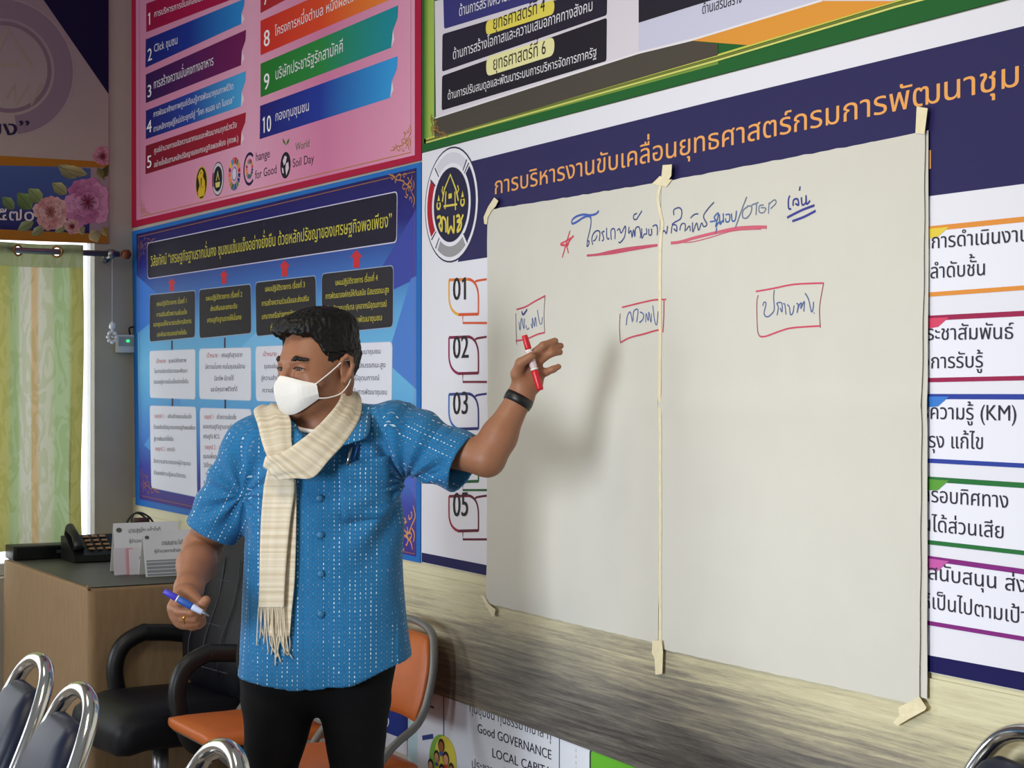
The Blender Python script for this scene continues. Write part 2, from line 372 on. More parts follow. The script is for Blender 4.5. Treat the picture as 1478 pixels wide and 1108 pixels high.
# ---- pink poster
pk=poster('poster','pink poster with numbered ribbons and a crimson border, above the blue poster',(400,276))
b=B(); slab(WALL,[(190.5,-107),(610.5,-413),(610.5,229),(192,327)],.005,.0012,b,rgb=(168,18,58)); part(b,'sheet',pk)
b=B(); gquad(b,WALL,[(198,-104),(601.5,-398),(601.5,222),(199,316)],[(206,132,164),(212,140,170),(222,160,186),(204,120,158),(218,150,178)],P1,24); part(b,'background',pk)
b=B()
for q in ([(203,-96),(204.5,311),(596,218),(596,-384)],): stroke(b,WALL,q,1.1,(176,120,60),P2,smooth=False)
flourish(b,WALL,(595,217),26,(176,124,62),P2,-1,-1); flourish(b,WALL,(206,309),14,(186,130,100),P2,1,-1,1.1); part(b,'corner_ornament',pk)
def ribbon_no(no,q,cols,tx,numx):
    TL,TR,BR,BL=ZB(*q)
    b=B(); e=[(TR[0]-4.5,TR[1]*.5+BR[1]*.5+2)]
    gquad(b,WALL,[TL,(TR[0]-7,TL[1]+(TR[1]-TL[1])*(TR[0]-7-TL[0])/(TR[0]-TL[0])),(BR[0]-1,BR[1]),BL],cols,P2,10)
    gx=(TR[0]-7,TL[1]+(TR[1]-TL[1])*(TR[0]-7-TL[0])/(TR[0]-TL[0]))
    yn=TR[1]*.42+BR[1]*.58; xn=max(BR[0]-.5,gx[0]+(BR[0]-1-gx[0])*(yn-gx[1])/(BR[1]-gx[1])+1.2)
    poly(b,WALL,[gx,TR,(TR[0]-1,TR[1]*.7+BR[1]*.3),(xn,yn),(BR[0]-1,BR[1])],cols[-1],P2)
    poly(b,WALL,[(BR[0]-1,BR[1]),(BR[0]+4,BR[1]*.8+TR[1]*.2),(xn,yn)],(226,206,216),P2)
    o=part(b,'number_ribbon',pk); b=B()
    text(b,WALL,str(no),*ZB(numx[0],numx[1]),numx[2],(240,236,240),P3,xh=.69,bold=.012)
    part(b,'lettering',o)
    for t in tx: letter(o,WALL,t[0],*ZB((t[1],t[2]),(t[3],t[4])),t[5],(226,220,228),P3)
ribbon_no(1,[(112,12),(575,-165),(565,-22),(112,150)],[(150,16,62),(168,20,70)],[('การบริหารการขับเคลื่อนงาน',150,78,420,-15,7)],((118,118),(140,110),17.5))
ribbon_no(2,[(110,185),(590,-12),(577,110),(108,322)],[(24,30,110),(26,50,140),(40,130,200)],[('Click ชุมชน',150,247,266,205,9)],((118,292),(142,283),17.5))
ribbon_no(3,[(110,355),(597,138),(576,310),(110,493)],[(44,22,78),(80,24,84),(110,24,82)],[('การสร้างความมั่นคงทางอาหาร',148,425,440,308,10)],((116,468),(141,459),17.5))
ribbon_no(4,[(110,530),(596,338),(575,510),(110,668)],[(26,28,104),(34,62,150),(70,160,214)],[('การพัฒนาศักยภาพศูนย์เรียนรู้การพัฒนาคุณภาพชีวิต',147,562,537,424,6.5),('ตามหลักทฤษฎีใหม่ประยุกต์สู่ “โคก หนอง นา โมเดล”',147,634,540,490,6.5)],((114,640),(140,632),17.5))
ribbon_no(5,[(110,700),(596,538),(574,696),(108,838)],[(122,18,40),(158,26,50)],[('ศูนย์อำนวยการขจัดความยากจนและพัฒนาคนทุกช่วงวัย',150,737,553,610,6),('อย่างยั่งยืนตามหลักปรัชญาของเศรษฐกิจพอเพียง (ศจพ.)',150,805,560,676,6)],((114,810),(141,802),17.5))
ribbon_no(7,[(667,-130),(1335,-480),(1305,-280),(667,58)],[(168,34,44),(186,60,40)],[],((682,20),(705,12),19))
ribbon_no(8,[(667,95),(1335,-200),(1305,-10),(667,262)],[(200,44,36),(214,70,34),(224,130,50)],[('โครงการหนึ่งตำบล หนึ่งผลิตภัณฑ์',737,170,1190,-32,11)],((682,222),(714,212),23))
ribbon_no(9,[(667,303),(1335,20),(1305,225),(667,465)],[(34,116,40),(40,130,60),(20,136,150)],[('บริษัทประชารัฐรักสามัคคี',738,382,1070,244,13)],((682,432),(713,422),23))
ribbon_no(10,[(665,507),(1332,266),(1300,468),(663,668)],[(30,28,110),(30,54,150),(50,150,214)],[('กองทุนชุมชน',738,582,905,528,11)],((674,640),(720,628),23))
def wheel(b,c,r,off,r0=.62):
    cs=[(196,40,50),(206,150,40),(60,130,60),(176,40,60),(220,70,40),(40,150,190),(230,180,40),(150,30,70),(230,110,40),(220,140,40),(170,130,50),(60,110,70),(40,100,150),(40,80,130),(60,150,60),(30,60,120),(26,60,110)]
    for i,k in enumerate(cs): disc(b,WALL,c,r,k,off,i*360/17+2,(i+1)*360/17-2,r*r0,60)
cc=lambda x,y: WALL.ab(ZB((x,y))[0])
def emblem_round(b,c,r,off):
    disc(b,WALL,c,r,(60,56,60),off); disc(b,WALL,c,r*.93,(200,190,196),off+.0003); disc(b,WALL,c,r*.93,(150,60,70),off+.0004,150,210,r*.76); disc(b,WALL,c,r*.74,(30,34,44),off+.0005)
    P=lambda x,y: (c[0]+x*r,c[1]+y*r)
    b.add([WALL.p3(P(*p),off+.0008) for p in ((-.3,-.1),(0,.5),(.3,-.1),(.2,-.1),(0,.28),(-.2,-.1))],[[0,1,4,5],[1,2,3,4]],0,L3((206,196,110)))
    b.add([WALL.p3(P(*p),off+.0008) for p in ((-.42,-.2),(.42,-.2),(.3,-.5),(-.3,-.5))],[[0,1,2,3]],0,L3((206,196,110)))
b=B(); c=cc(380,880); r=WALL.m_per_px((293,262))*24
disc(b,WALL,c,r,(206,172,60),P2); disc(b,WALL,c,r*.93,(44,34,16),P2+.0003)
for pts,col in (([(-.30,.72),(.05,.86),(.38,.62),(.30,.35),(.62,.08),(.70,-.40),(.50,-.80),(-.45,-.84),(-.62,-.50),(-.28,-.12),(-.46,.22),(-.62,.42)],(208,170,40)),([(-.1,.3),(.12,.3),(.05,-.1),(-.1,-.35)],(90,64,18)),([(-.18,.62),(-.02,.66),(-.06,.52)],(60,44,16)),([(.2,-.2),(.45,-.3),(.4,-.6),(.15,-.55)],(120,88,24)),([(-.4,-.5),(-.15,-.45),(-.2,-.7)],(100,72,20))):
    b.add([WALL.p3((c[0]+x*r,c[1]+y*r),P2+.0005+nudge()) for x,y in pts],[list(range(len(pts)))],0,L3(col))
part(b,'emblem',pk)
b=B(); emblem_round(b,cc(460,860),WALL.m_per_px((317,256))*24.5,P2); part(b,'emblem',pk)
b=B(); c=cc(540,836); r=WALL.m_per_px((341,249))*24; wheel(b,c,r,P2); disc(b,WALL,c,r*.42,(90,120,160),P2+.0002); disc(b,WALL,c,r*.34,(210,200,212),P2+.0004); part(b,'emblem',pk)
b=B(); c=cc(613,812); r=WALL.m_per_px((362,242))*24; disc(b,WALL,c,r,(36,28,66),P2,50,310,r*.82,60); wheel(b,c,r*.6,P2,.55)
part(b,'campaign_logo',pk); letter(pk,WALL,'hange',*ZB((643,775),(713,755)),10,(44,32,66),P2); letter(pk,WALL,'for Good',*ZB((640,862),(746,832)),10,(44,32,66),P2)
b=B(); c=cc(788,794); r=WALL.m_per_px((414,236))*19; disc(b,WALL,c,r,(28,24,30),P2)
for bl in ([(-.5,.4),(-.1,.75),(.3,.6),(.1,.2),(-.3,.0)],[(.1,.1),(.6,.2),(.7,-.3),(.2,-.8),(.0,-.3)],[(-.7,-.1),(-.4,-.2),(-.3,-.6),(-.6,-.5)]): b.add([WALL.p3((c[0]+x*r,c[1]+y*r),P3) for x,y in bl],[list(range(len(bl)))],0,L3((214,196,208)))
for s_ in (-1,1): poly(b,WALL,ZB((790,698),(790+s_*6,676),(790+s_*17,662),(790+s_*14,684)),(70,110,50),P2)
part(b,'campaign_logo',pk); letter(pk,WALL,'World',*ZB((836,725),(905,704)),9,(84,110,70),P2); letter(pk,WALL,'Soil Day',*ZB((822,805),(926,780)),10,(60,50,52),P2)
# ---- blue poster
bl=poster('poster','blue poster of black and white caption boxes with a dark navy title, behind the man',(400,766))
b=B(); slab(WALL,[(192.5,332),(610.5,232),(609.5,810),(197.5,726)],.005,.0012,b,rgb=(28,104,182)); part(b,'sheet',bl)
b=B(); gquad(b,WALL,[(199,336),(604,240.5),(603.5,801),(203.5,718)],[(30,24,92),(34,34,120),(62,110,186),(96,166,218),(110,184,224),(92,164,218),(74,130,204),(58,66,158),(62,42,128)],P1,24,vertical=True)
for q,c in (([(199,395),(250,440),(199,480)],(60,120,206)),([(520,440),(604,300),(604,400)],(58,70,160)),([(330,520),(420,430),(450,560)],(120,186,230)),([(210,640),(260,560),(280,700)],(84,150,214)),([(596,400),(604,396),(604,560),(560,520)],(74,124,204)),([(560,640),(604,600),(604,720)],(70,100,190))): poly(b,WALL,q,c,P1+.0002)
part(b,'background',bl)
b=B(); stroke(b,WALL,[(202,340),(602,246),(601.5,797),(206,713),(202,340)],1.0,(150,100,60),P2,smooth=False)
flourish(b,WALL,(600,248),33,(176,122,66),P2,-1,1,1.8); flourish(b,WALL,(203,341),22,(120,84,86),P2,1,1,1.4); flourish(b,WALL,(207,710),24,(150,98,70),P2,1,-1,1.4); flourish(b,WALL,(600.5,793),44,(206,146,84),P2,-1,-1,2.6); part(b,'corner_ornament',bl)
def boxed(q,r,fill,line,lines,parent,name,rgb=(206,196,70),lw=1.3,head=None):
    b=B(); rpoly(b,WALL,q,r,line,P2,grow=lw); rpoly(b,WALL,q,r,fill,P3); o=part(b,name,parent)
    for t in lines:
        if len(t)>7:
            f=t[7]; x=t[1]+(t[3]-t[1])*f; y=t[2]+(t[4]-t[2])*f
            letter(o,WALL,t[6],(t[1],t[2]),(x,y),t[5],(190,60,70),P4); letter(o,WALL,t[0],(x+(t[3]-t[1])*.05,y),(t[3],t[4]),t[5],rgb,P4)
        else: letter(o,WALL,t[0],(t[1],t[2]),(t[3],t[4]),t[5],rgb,P4)
    return o
def zl(Z,rows,h): return [(t[0],)+Z((t[1],t[2]))[0]+Z((t[3],t[4]))[0]+(h,)+tuple(t[5:]) for t in rows]
boxed(ZC((117,436),(1330,186),(1327,425),(120,604)),9,(26,22,44),(206,200,224),zl(ZC,[('วิสัยทัศน์ “เศรษฐกิจฐานรากมั่นคง ชุมชนเข้มแข็งอย่างยั่งยืน ด้วยหลักปรัชญาของเศรษฐกิจพอเพียง”',135,546,1308,352,10)],11.5),bl,'title_panel')
for q in (((237,603),(237,664)),((490,565),(490,630)),((785,516),(785,594)),((1133,466),(1133,552))):
    (x,y),(x2,y2)=ZC(*q); k=(y2-y)/20; b=B(); poly(b,WALL,[(x,y),(x+7*k,y+8*k),(x+3.6*k,y+8*k),(x+3.6*k,y2),(x-3.6*k,y2),(x-3.6*k,y+8*k),(x-7*k,y+8*k)],(196,44,56),P2); part(b,'arrow',bl)
DK=(40,36,44)
boxed(ZC((130,685),(350,664),(348,888),(130,910)),7,DK,(150,170,196),zl(ZC,[('แผนปฏิบัติราชการ เรื่องที่ 1',163,738,312,722),('การเสริมสร้างความเข้มแข็ง',163,790,312,776),('ของชุมชนให้สามารถบริหารจัดการ',147,838,333,820),('และพัฒนาตนเองอย่างยั่งยืน',165,886,310,874)],5),bl,'caption_box')
boxed(ZC((370,660),(620,633),(622,868),(372,893)),8,DK,(150,170,196),zl(ZC,[('แผนปฏิบัติราชการ เรื่องที่ 2',402,712,580,692),('ส่งเสริมและยกระดับ',424,762,556,748),('เศรษฐกิจฐานรากให้มั่นคง',408,818,576,802)],5.5),bl,'caption_box')
boxed(ZC((643,625),(935,592),(938,852),(648,883)),9,DK,(150,170,196),zl(ZC,[('แผนปฏิบัติราชการ เรื่องที่ 3',690,668,885,646),('การสร้างความร่วมมือและส่งเสริม',674,738,905,712),('บทบาทเครือข่ายการพัฒนาชุมชน',674,802,900,776),('ที่เกี่ยวข้องอย่างยั่งยืน',716,858,870,842)],6),bl,'caption_box')
boxed(ZC((966,583),(1312,543),(1310,838),(966,872)),10,DK,(150,170,196),zl(ZC,[('แผนปฏิบัติราชการ เรื่องที่ 4',1032,638,1238,614),('การพัฒนาองค์กรให้ทันสมัย มีสมรรถนะสูง',984,704,1293,672),('ยึดหลักธรรมาภิบาล บุคลากรมีอุดมการณ์',990,766,1282,740),('เชี่ยวชาญในงานพัฒนาชุมชน',1010,828,1260,806)],6.5),bl,'caption_box')
INK=(44,40,58); WB=(222,224,236)
def wbox(Z,q,r,rows,h): boxed(Z(*q),r,WB,(176,196,224),zl(Z,rows,h),bl,'white_box',INK,.8)
wbox(ZD,((118,138),(322,130),(322,350),(120,343)),7,[('ชุมชนมีศักยภาพ',148,190,282,186,'เป้าหมาย :',.36),('ในการบริหารจัดการและพัฒนา',140,235,288,232),('ตนเองสู่ความเข้มแข็งอย่างยั่งยืน',137,282,292,280)],4.5)
wbox(ZD,((339,128),(570,122),(570,356),(340,348)),8,[('เศรษฐกิจฐานราก',372,166,532,162,'เป้าหมาย :',.36),('มีความมั่นคง คนในชุมชนมีงาน',366,216,544,214),('มีอาชีพ มีรายได้',406,268,494,266),('และมีคุณภาพชีวิตที่ดี',390,316,510,315)],5)
wbox(ZD,((590,118),(860,108),(862,366),(592,357)),9,[('ภาคีเครือข่ายร่วม',622,160,820,155,'เป้าหมาย :',.36),('ชุมชนเข้มแข็งด้วยพลังเครือข่าย',628,214,830,210),('สู่ความสำเร็จของงานพัฒนา',614,266,820,264),('ความร่วมมืออย่างยั่งยืน',620,320,810,320)],5)
wbox(ZD,((890,108),(1198,97),(1195,374),(892,366)),10,[('องค์กรแห่งการพัฒนาชุมชน',915,156,1148,148),('ยึดธรรมาภิบาล สมรรถนะสูง',915,213,1170,209),('และบุคลากรมีอุดมการณ์',930,268,1142,266),('มีความเชี่ยวชาญในการพัฒนาชุมชน',905,327,1176,330)],5.5)
wbox(ZD,((119,380),(324,386),(330,784),(126,742)),7,[('เสริมสร้างชุมชนเข้มแข็ง',140,433,306,436,'กลยุทธ์ 1 :',.3),('ด้วยหลักปรัชญาของเศรษฐกิจพอเพียง',136,482,322,486),('สู่การพัฒนาที่ยั่งยืน',137,534,226,536),('ยกระดับ',143,578,232,582,'กลยุทธ์ 2 :',.55),('ขีดความสามารถของผู้นำชุมชน',136,632,302,645),('ด้วยองค์ความรู้และนวัตกรรม',137,684,280,700)],4.5)
wbox(ZD,((342,390),(570,396),(576,836),(346,792)),8,[('สร้างความเข้มแข็ง',362,438,505,440,'กลยุทธ์ 1 :',.33),('ของเศรษฐกิจฐานรากด้วย',356,480,500,484),('เศรษฐกิจ BCG',357,524,430,526),('ส่งเสริม',364,572,500,576,'กลยุทธ์ 2 :',.4),('ชุมชนพึ่งตนเองและท่องเที่ยว',357,612,520,620),('วิถีไทยอย่างยั่งยืน',358,652,470,658),('ช่องทางตลาด',366,690,500,698,'กลยุทธ์ 3 :',.4),('และผลิตภัณฑ์ชุมชน',358,726,480,736)],5)
wbox(ZD,((592,400),(862,406),(866,890),(596,840)),9,[('สร้างพลังเครือข่าย',620,446,800,450,'กลยุทธ์ 1 :',.33)],5)
wbox(ZD,((890,408),(1196,416),(1192,950),(894,896)),10,[('พัฒนาองค์กร',915,456,1100,460,'กลยุทธ์ 1 :',.4)],5)
for x,y0,y1 in ((217,90,131),(452,78,123),(219,347,381),(454,352,392),(727,80,110),(1044,70,102),(727,362,402),(1044,370,412)):
    (a,c),(d,e)=ZD((x,y0),(x,y1)); b=B(); poly(b,WALL,[(a-1,c),(a+1.2,c),(a+1.2,e),(a-1,e)],(60,40,60),P2); part(b,'connector_line',bl)
# ---- green poster
gr=poster('poster','green-edged poster with black panels and yellow pills, above the white board',(820,162))
b=B(); slab(WALL,[(612,-330),(1620,-690),(1620,-45),(612,218)],.005,.0012,b,rgb=(26,92,40)); part(b,'sheet',gr)
b=B(); gquad(b,WALL,[(615,-320),(629.5,-325),(629.5,200),(615,207)],[(58,110,40),(150,176,70),(160,180,90)],P1,6)
gquad(b,WALL,ZE((50,692),(50,668),(1477,262),(1477,305)),[(120,150,60),(70,84,40)],P1,2,vertical=False)
for k,(y,c,w_) in enumerate(((0,(196,196,84),2.2),(9,(110,120,50),2),(17,(206,206,110),2))): stroke(b,WALL,ZE((60,668+y),(1477,262+y*1.4))+ZF((872,-0+y*1.6),(1300,-115+y*1.7)),w_,c,P2,smooth=False)
part(b,'border_stripes',gr)
b=B(); poly(b,WALL,[ZE((102,0))[0],ZE((1477,-300))[0],ZF((900,-140))[0],ZF((872,0))[0],ZE((1477,150))[0],ZE((1090,256))[0],ZE((108,560))[0]],(214,206,216),P1); part(b,'background',gr)
b=B(); poly(b,WALL,ZE((104,566),(1090,252),(1352,192),(1477,210),(1477,262),(104,662)),(72,66,58),P2+.0001); poly(b,WALL,[ZE((1350,192))[0],ZF((500,0))[0],ZF((872,0))[0],ZF((155,214))[0]],(216,146,54),P2+.0002)
stroke(b,WALL,ZE((104,566),(1090,252),(1345,190))+ZF((515,-4)),2.2,(226,222,226),P2+.0004,smooth=False); part(b,'footer_band',gr)
b=B(); flourish(b,WALL,(626,196),22,(150,110,60),P4,1,-1,1.6); part(b,'corner_ornament',gr)
def gbox(q,fill,rows,name='panel',rgb=(226,224,230),h=10):
    b=B(); rpoly(b,WALL,ZE(*q),5,fill,P2); o=part(b,name,gr); b=B()
    for t in rows: text(b,WALL,t[0],*ZE((t[1],t[2]),(t[3],t[4])),t[5],rgb,P3)
    part(b,'lettering',o)
gbox(((138,-220),(940,-480),(938,-105),(148,135)),(52,50,116),[('ด้านการสร้างความสามารถในการแข่งขัน',220,74,760,-100,12)])
gbox(((140,160),(940,-80),(938,68),(138,342)),(32,26,46),[('ด้านการสร้างโอกาสและความเสมอภาคทางสังคม',190,284,872,44,11.5)])
gbox(((138,362),(938,80),(936,290),(136,530)),(26,22,34),[('ด้านการปรับสมดุลและพัฒนาระบบการบริหารจัดการภาครัฐ',165,478,890,268,9.5)])
for q,c,t in ((((352,98),(686,-8),(684,62),(352,166)),(222,206,84),('ยุทธศาสตร์ที่ 4',386,140,640,48,15)),(((354,272),(686,172),(684,262),(354,366)),(226,220,160),('ยุทธศาสตร์ที่ 6',386,336,645,254,15))):
    b=B(); rpoly(b,WALL,ZE(*q),13,c,P4); o=part(b,'pill_heading',gr); b=B(); text(b,WALL,t[0],*ZE((t[1],t[2]),(t[3],t[4])),t[5],(40,36,34),P5); part(b,'lettering',o)
b=B(); poly(b,WALL,[ZE((1093,105))[0],ZE((1093,-200))[0],ZF((600,-330))[0],ZE((1477,-14))[0]],(30,26,40),P3); poly(b,WALL,[ZE((1093,107))[0],ZE((1477,-12))[0],ZF((500,-20))[0],ZF((505,0))[0],ZE((1477,146))[0],ZE((1092,243))[0]],(196,196,218),P2); o=part(b,'panel',gr)
b=B(); text(b,WALL,'ด้านเสริมสร้าง',ZE((1400,65))[0],ZF((125,6))[0],12,(44,40,54),P4); part(b,'lettering',o)
# ---- big white board
mb=poster('notice_board','wide white board with a navy title band and coloured numbered frames, under the flip chart',(900,860))
b=B(); slab(WALL,[(612,219.5),(1620,-42),(1620,1022),(1478,994),(1339,966),(700,827.5),(611,809)],.005,.0012,b,rgb=(222,221,230)); part(b,'sheet',mb)
b=B(); poly(b,WALL,[(611.5,795),(700,812),(1339,942),(1478,967),(1620,994),(1620,1020),(1478,993.5),(1339,965.5),(700,827),(611.5,808.5)],(24,22,78),P1); part(b,'footer_band',mb)
b=B(); ZBm=[(683,231),(1038,143),(1478,37),(1620,0),(1620,243),(1478,264),(1339,282),(703,370),(664,376)]; poly(b,WALL,ZBm,(40,36,84),P1); tb=part(b,'title_band',mb)
letter(tb,WALL,'การบริหารงานขับเคลื่อนยุทธศาสตร์กรมการพัฒนาชุม',(716,279),(1479,121),19,(226,160,88),P2,extra='ชน',bold=.006)
letter(tb,WALL,'น',(1327,245),(1351,241),27,(226,160,88),P2,bold=.006)
b=B(); c=WALL.ab(ZG((182,314))[0]); r=WALL.m_per_px((654,293))*81
disc(b,WALL,c,r*1.03,(52,48,72),P2); disc(b,WALL,c,r,(226,224,232),P2+.0003)
for a0,a1,k in ((148,214,(170,24,44)),(-48,42,(34,30,74)),(236,306,(150,148,152)),(52,128,(206,204,214))): disc(b,WALL,c,r*.93,k,P2+.0006,a0,a1,r*.74,60)
for a in (44,50,130,146,216,230,310): disc(b,WALL,c,r*.95,(40,36,70),P2+.0008,a,a+2,r*.72,120)
disc(b,WALL,c,r*.665,(34,32,62),P2+.0009); em=part(b,'emblem',mb)
YE=(214,196,80); zz=lambda x,y:ZG((x,y))[0]
b=B()
for s_,w_ in (([zz(142,300),zz(152,240),zz(181,168),zz(208,240),zz(220,295)],2.6),([zz(155,335),zz(160,250)],2.2),([zz(206,340),zz(203,250)],2.2),([zz(148,322),zz(214,312)],2.2),([zz(148,272),zz(140,245),zz(146,225)],2),([zz(212,262),zz(222,240),zz(216,220)],2)): stroke(b,WALL,s_,w_*1.35,YE,P3+.0011,smooth=False)
poly(b,WALL,ZG((172,262),(188,258),(188,282),(172,286)),YE,P3+.0011)
for x,y in ((124,318),(240,300)):
    cx=WALL.ab(zz(x,y)); q=WALL.m_per_px((654,293)); disc(b,WALL,cx,q*7,YE,P3+.0011,0,360,q*3.5,24); b.add([WALL.p3((cx[0]+u*q,cx[1]+v_*q),P3+.0011) for u,v_ in ((-5,4),(0,16),(5,4))],[[0,1,2]],0,L3(YE))
for s_ in ([(116,378),(132,372),(134,400),(126,412),(140,440),(142,378),(158,392),(160,448)],[(168,372),(170,452),(184,420),(198,448),(199,366)],[(210,372),(222,366),(226,384),(214,395),(234,400),(230,430),(214,440),(244,362)]): stroke(b,WALL,ZG(*s_),4.2,YE,P3+.0011)
b.build('emblem_drawing','print',em)
def num_icon(t,y,h,c1,c2):
    b=B(); x0,x1=651,693.5
    for k in range(2): pass
    cm=tuple((p+q)/2 for p,q in zip(c1,c2))
    stroke(b,WALL,[(x0,y),(x0,y+h*.5),(x0+1,y+h*.68),(x0+4,y+h*.84),(x0+9,y+h*.95),(x0+14,y+h)],4.2,c1,P1); stroke(b,WALL,[(x0+13,y+h),(x1,y+h*.985)],4.2,c2,P1,smooth=False)
    stroke(b,WALL,[(x1,y+h),(x1,y+h*.5),(x1-1,y+h*.3),(x1-4,y+h*.13),(x1-9,y+h*.02),(x1-14,y-h*.02)],4.2,c2,P1); stroke(b,WALL,[(x1-13,y-h*.02),(x0,y)],4.2,cm,P1,smooth=False)
    stroke(b,WALL,[(x1-5,y+h*.06),(x1-1,y+h*.02),(x1+12,y-h*.02)],3.2,c2,P1); stroke(b,WALL,[(671,y+h),(671,y+h+12),(706,y+h+12)],3.2,c2,P1,smooth=False)
    o=part(b,'number_frame',mb); b=B(); text(b,WALL,t,(656.5,y+h*.58),(680,y+h*.56),32 if t!='05' else 34,(40,34,36),P2,xh=.69,bold=.018); part(b,'lettering',o)
num_icon('01',402,50,(222,166,70),(206,84,44)); num_icon('02',485,52,(140,30,80),(110,24,52)); num_icon('03',567,50,(60,110,180),(40,40,110)); num_icon('04',641,52,(50,130,70),(30,90,50)); num_icon('05',714,50,(150,24,54),(90,20,40))
def list_box(t0,t1,b0,b1,c,ctab,rows):
    b=B(); dx=lambda p,q,x:(x,p[1]+(q[1]-p[1])*(x-p[0])/(q[0]-p[0]))
    poly(b,WALL,[dx(t0,t1,730),dx(t0,t1,1600),dx(b0,b1,1600),dx(b0,b1,730)],(226,226,236),P1)
    stroke(b,WALL,[dx(t0,t1,730),dx(t0,t1,1600)],5.2,c,P2,smooth=False); stroke(b,WALL,[dx(b0,b1,730),dx(b0,b1,1600)],4.4,c,P2,smooth=False)
    A=dx(t0,t1,1320); D=dx(t0,t1,1374); poly(b,WALL,[A,D,(1358,D[1]+14),(1320,A[1]+18)],ctab,P2+.0003)
    o=part(b,'list_frame',mb)
    for t in rows: letter(o,WALL,t[0],(t[1],t[2]),(t[3],t[4]),t[5],(52,48,58),P4)
list_box((1339,329),(1478,315),(1339,423.5),(1478,413.5),(216,140,60),(220,196,70),[('ลการดำเนินงาน',1334,358,1492,346,16.5),('มลำดับชั้น',1332,401,1428,395,16.5)])
list_box((1339,457.5),(1478,450.5),(1339,546.5),(1478,543.5),(150,36,76),(206,70,100),[('ประชาสัมพันธ์',1326,489,1468,487,16.5),('งการรับรู้',1334,530,1424,528,16.5)])
list_box((1336,570),(1478,570.5),(1336,662),(1478,669.5),(46,64,150),(60,120,200),[('รความรู้ (KM)',1334,602,1473,605,17),('ปรุง แก้ไข',1330,643,1425,646,17)])
list_box((1336,688.5),(1478,698),(1336,779),(1478,795),(40,108,56),(90,150,60),[('ลรอบทิศทาง',1334,721,1461,731,17),('นได้ส่วนเสีย',1334,763,1455,775,17)])
list_box((1339,802.5),(1478,822),(1339,895.5),(1478,918.5),(126,40,120),(190,90,160),[('ว สนับสนุน ส่งเสริม',1322,830,1550,862,17),('ห้เป็นไปตามเป้า',1334,873,1489,899,17)])
# ---- lower posters under the wood sheet
lo=poster('poster','white poster reading Good GOVERNANCE LOCAL CAPITAL, low on the wall under the wood-grain sheet',(760,1300))
b=B(); slab(WALL,[(590,950),(1000,1090),(1000,1500),(590,1290)],.002,.001,b,rgb=(218,222,232)); part(b,'sheet',lo)
L1,L2_=.0034,.0040
b=B(); stroke(b,WALL,[(642,990),(642,1300)],2.6,(70,80,130),L1,smooth=False); stroke(b,WALL,[(809,1050),(809,1400)],2.2,(84,90,130),L1,smooth=False); stroke(b,WALL,[(612,995),(612,1013),(628,1019)],3.6,(90,96,160),L1,smooth=False)
for k in range(6): stroke(b,WALL,[(833,1078+k*9),(833,1083+k*9)],1,(120,120,130),L1,smooth=False)
poly(b,WALL,[(591,975),(603,979),(603,1296),(591,1290)],(196,226,236),L1)
part(b,'ruled_line',lo)
letter(lo,WALL,'ทุนชุมชน ทุนธรรมาภิบาล ทุ',ZN((378,842))[0],ZN((757,975))[0],11,(40,38,46),L1); letter(lo,WALL,'Good GOVERNANCE',ZN((415,936))[0],ZN((757,1064))[0],13,(44,42,56),L1,xh=.69,bold=.014); letter(lo,WALL,'LOCAL CAPITAL',ZN((482,1050))[0],ZN((775,1150))[0],13,(44,42,56),L1,xh=.69,bold=.014); letter(lo,WALL,'ประชาชน ท้องถิ่น',ZN((388,1100))[0],ZN((640,1190))[0],11,(40,38,46),L1)
b=B(); rpoly(b,WALL,[(853,1078),(960,1112),(960,1180),(853,1130)],8,(50,70,50),L1,grow=1); rpoly(b,WALL,[(855,1079),(960,1113),(960,1180),(855,1130)],8,(100,176,50),L2_); part(b,'green_panel',lo)
b=B(); c=WALL.ab((640,1100)); q=WALL.m_per_px((640,1100)); disc(b,WALL,c,q*42,(120,170,70),L1); disc(b,WALL,(c[0]+.02,c[1]+.015),q*34,(214,200,70),L2_)
for (x,y,rr,k) in ((-2,26,9,(150,90,60)),(-14,8,8,(196,140,100)),(10,10,9,(206,150,110)),(24,-2,8,(180,120,90)),(-30,-8,8,(210,160,120)),(0,-10,9,(206,150,110)),(16,-20,8,(220,170,130)),(-16,-22,9,(200,140,100))):
    disc(b,WALL,(c[0]+x*q*1.2,c[1]+y*q),rr*q*1.15,(40,32,30),L2_+.0004,n=20); disc(b,WALL,(c[0]+x*q*1.2,c[1]+(y-2)*q),rr*q*.86,k,L2_+.0008,n=20); disc(b,WALL,(c[0]+x*q*1.2,c[1]+(y-9)*q),rr*q*.7,(60,90,150) if x<0 else (190,70,50),L2_+.001,180,360,n=20)
poly(b,WALL,ZN((162,952),(212,944),(214,966),(164,974)),(50,64,130),L2_); part(b,'people_drawing',lo)
lb=poster('poster','small deep blue poster low on the wall behind the orange chair back',(560,1063))
b=B(); slab(WALL,[(380,880),(589,955),(589,1066),(380,985)],.002,.001,b,rgb=(34,52,132)); part(b,'sheet',lb)
b=B(); slab(WALL,[(380,985.5),(589,1066.5),(589,1088),(380,1004)],.002,.001,b,rgb=(206,206,214)); part(b,'lower_margin',lb)
b=B(); text(b,WALL,'ตำบล)',(528,1030),(564,1044),10,(226,226,236),.0036); part(b,'lettering',lb)
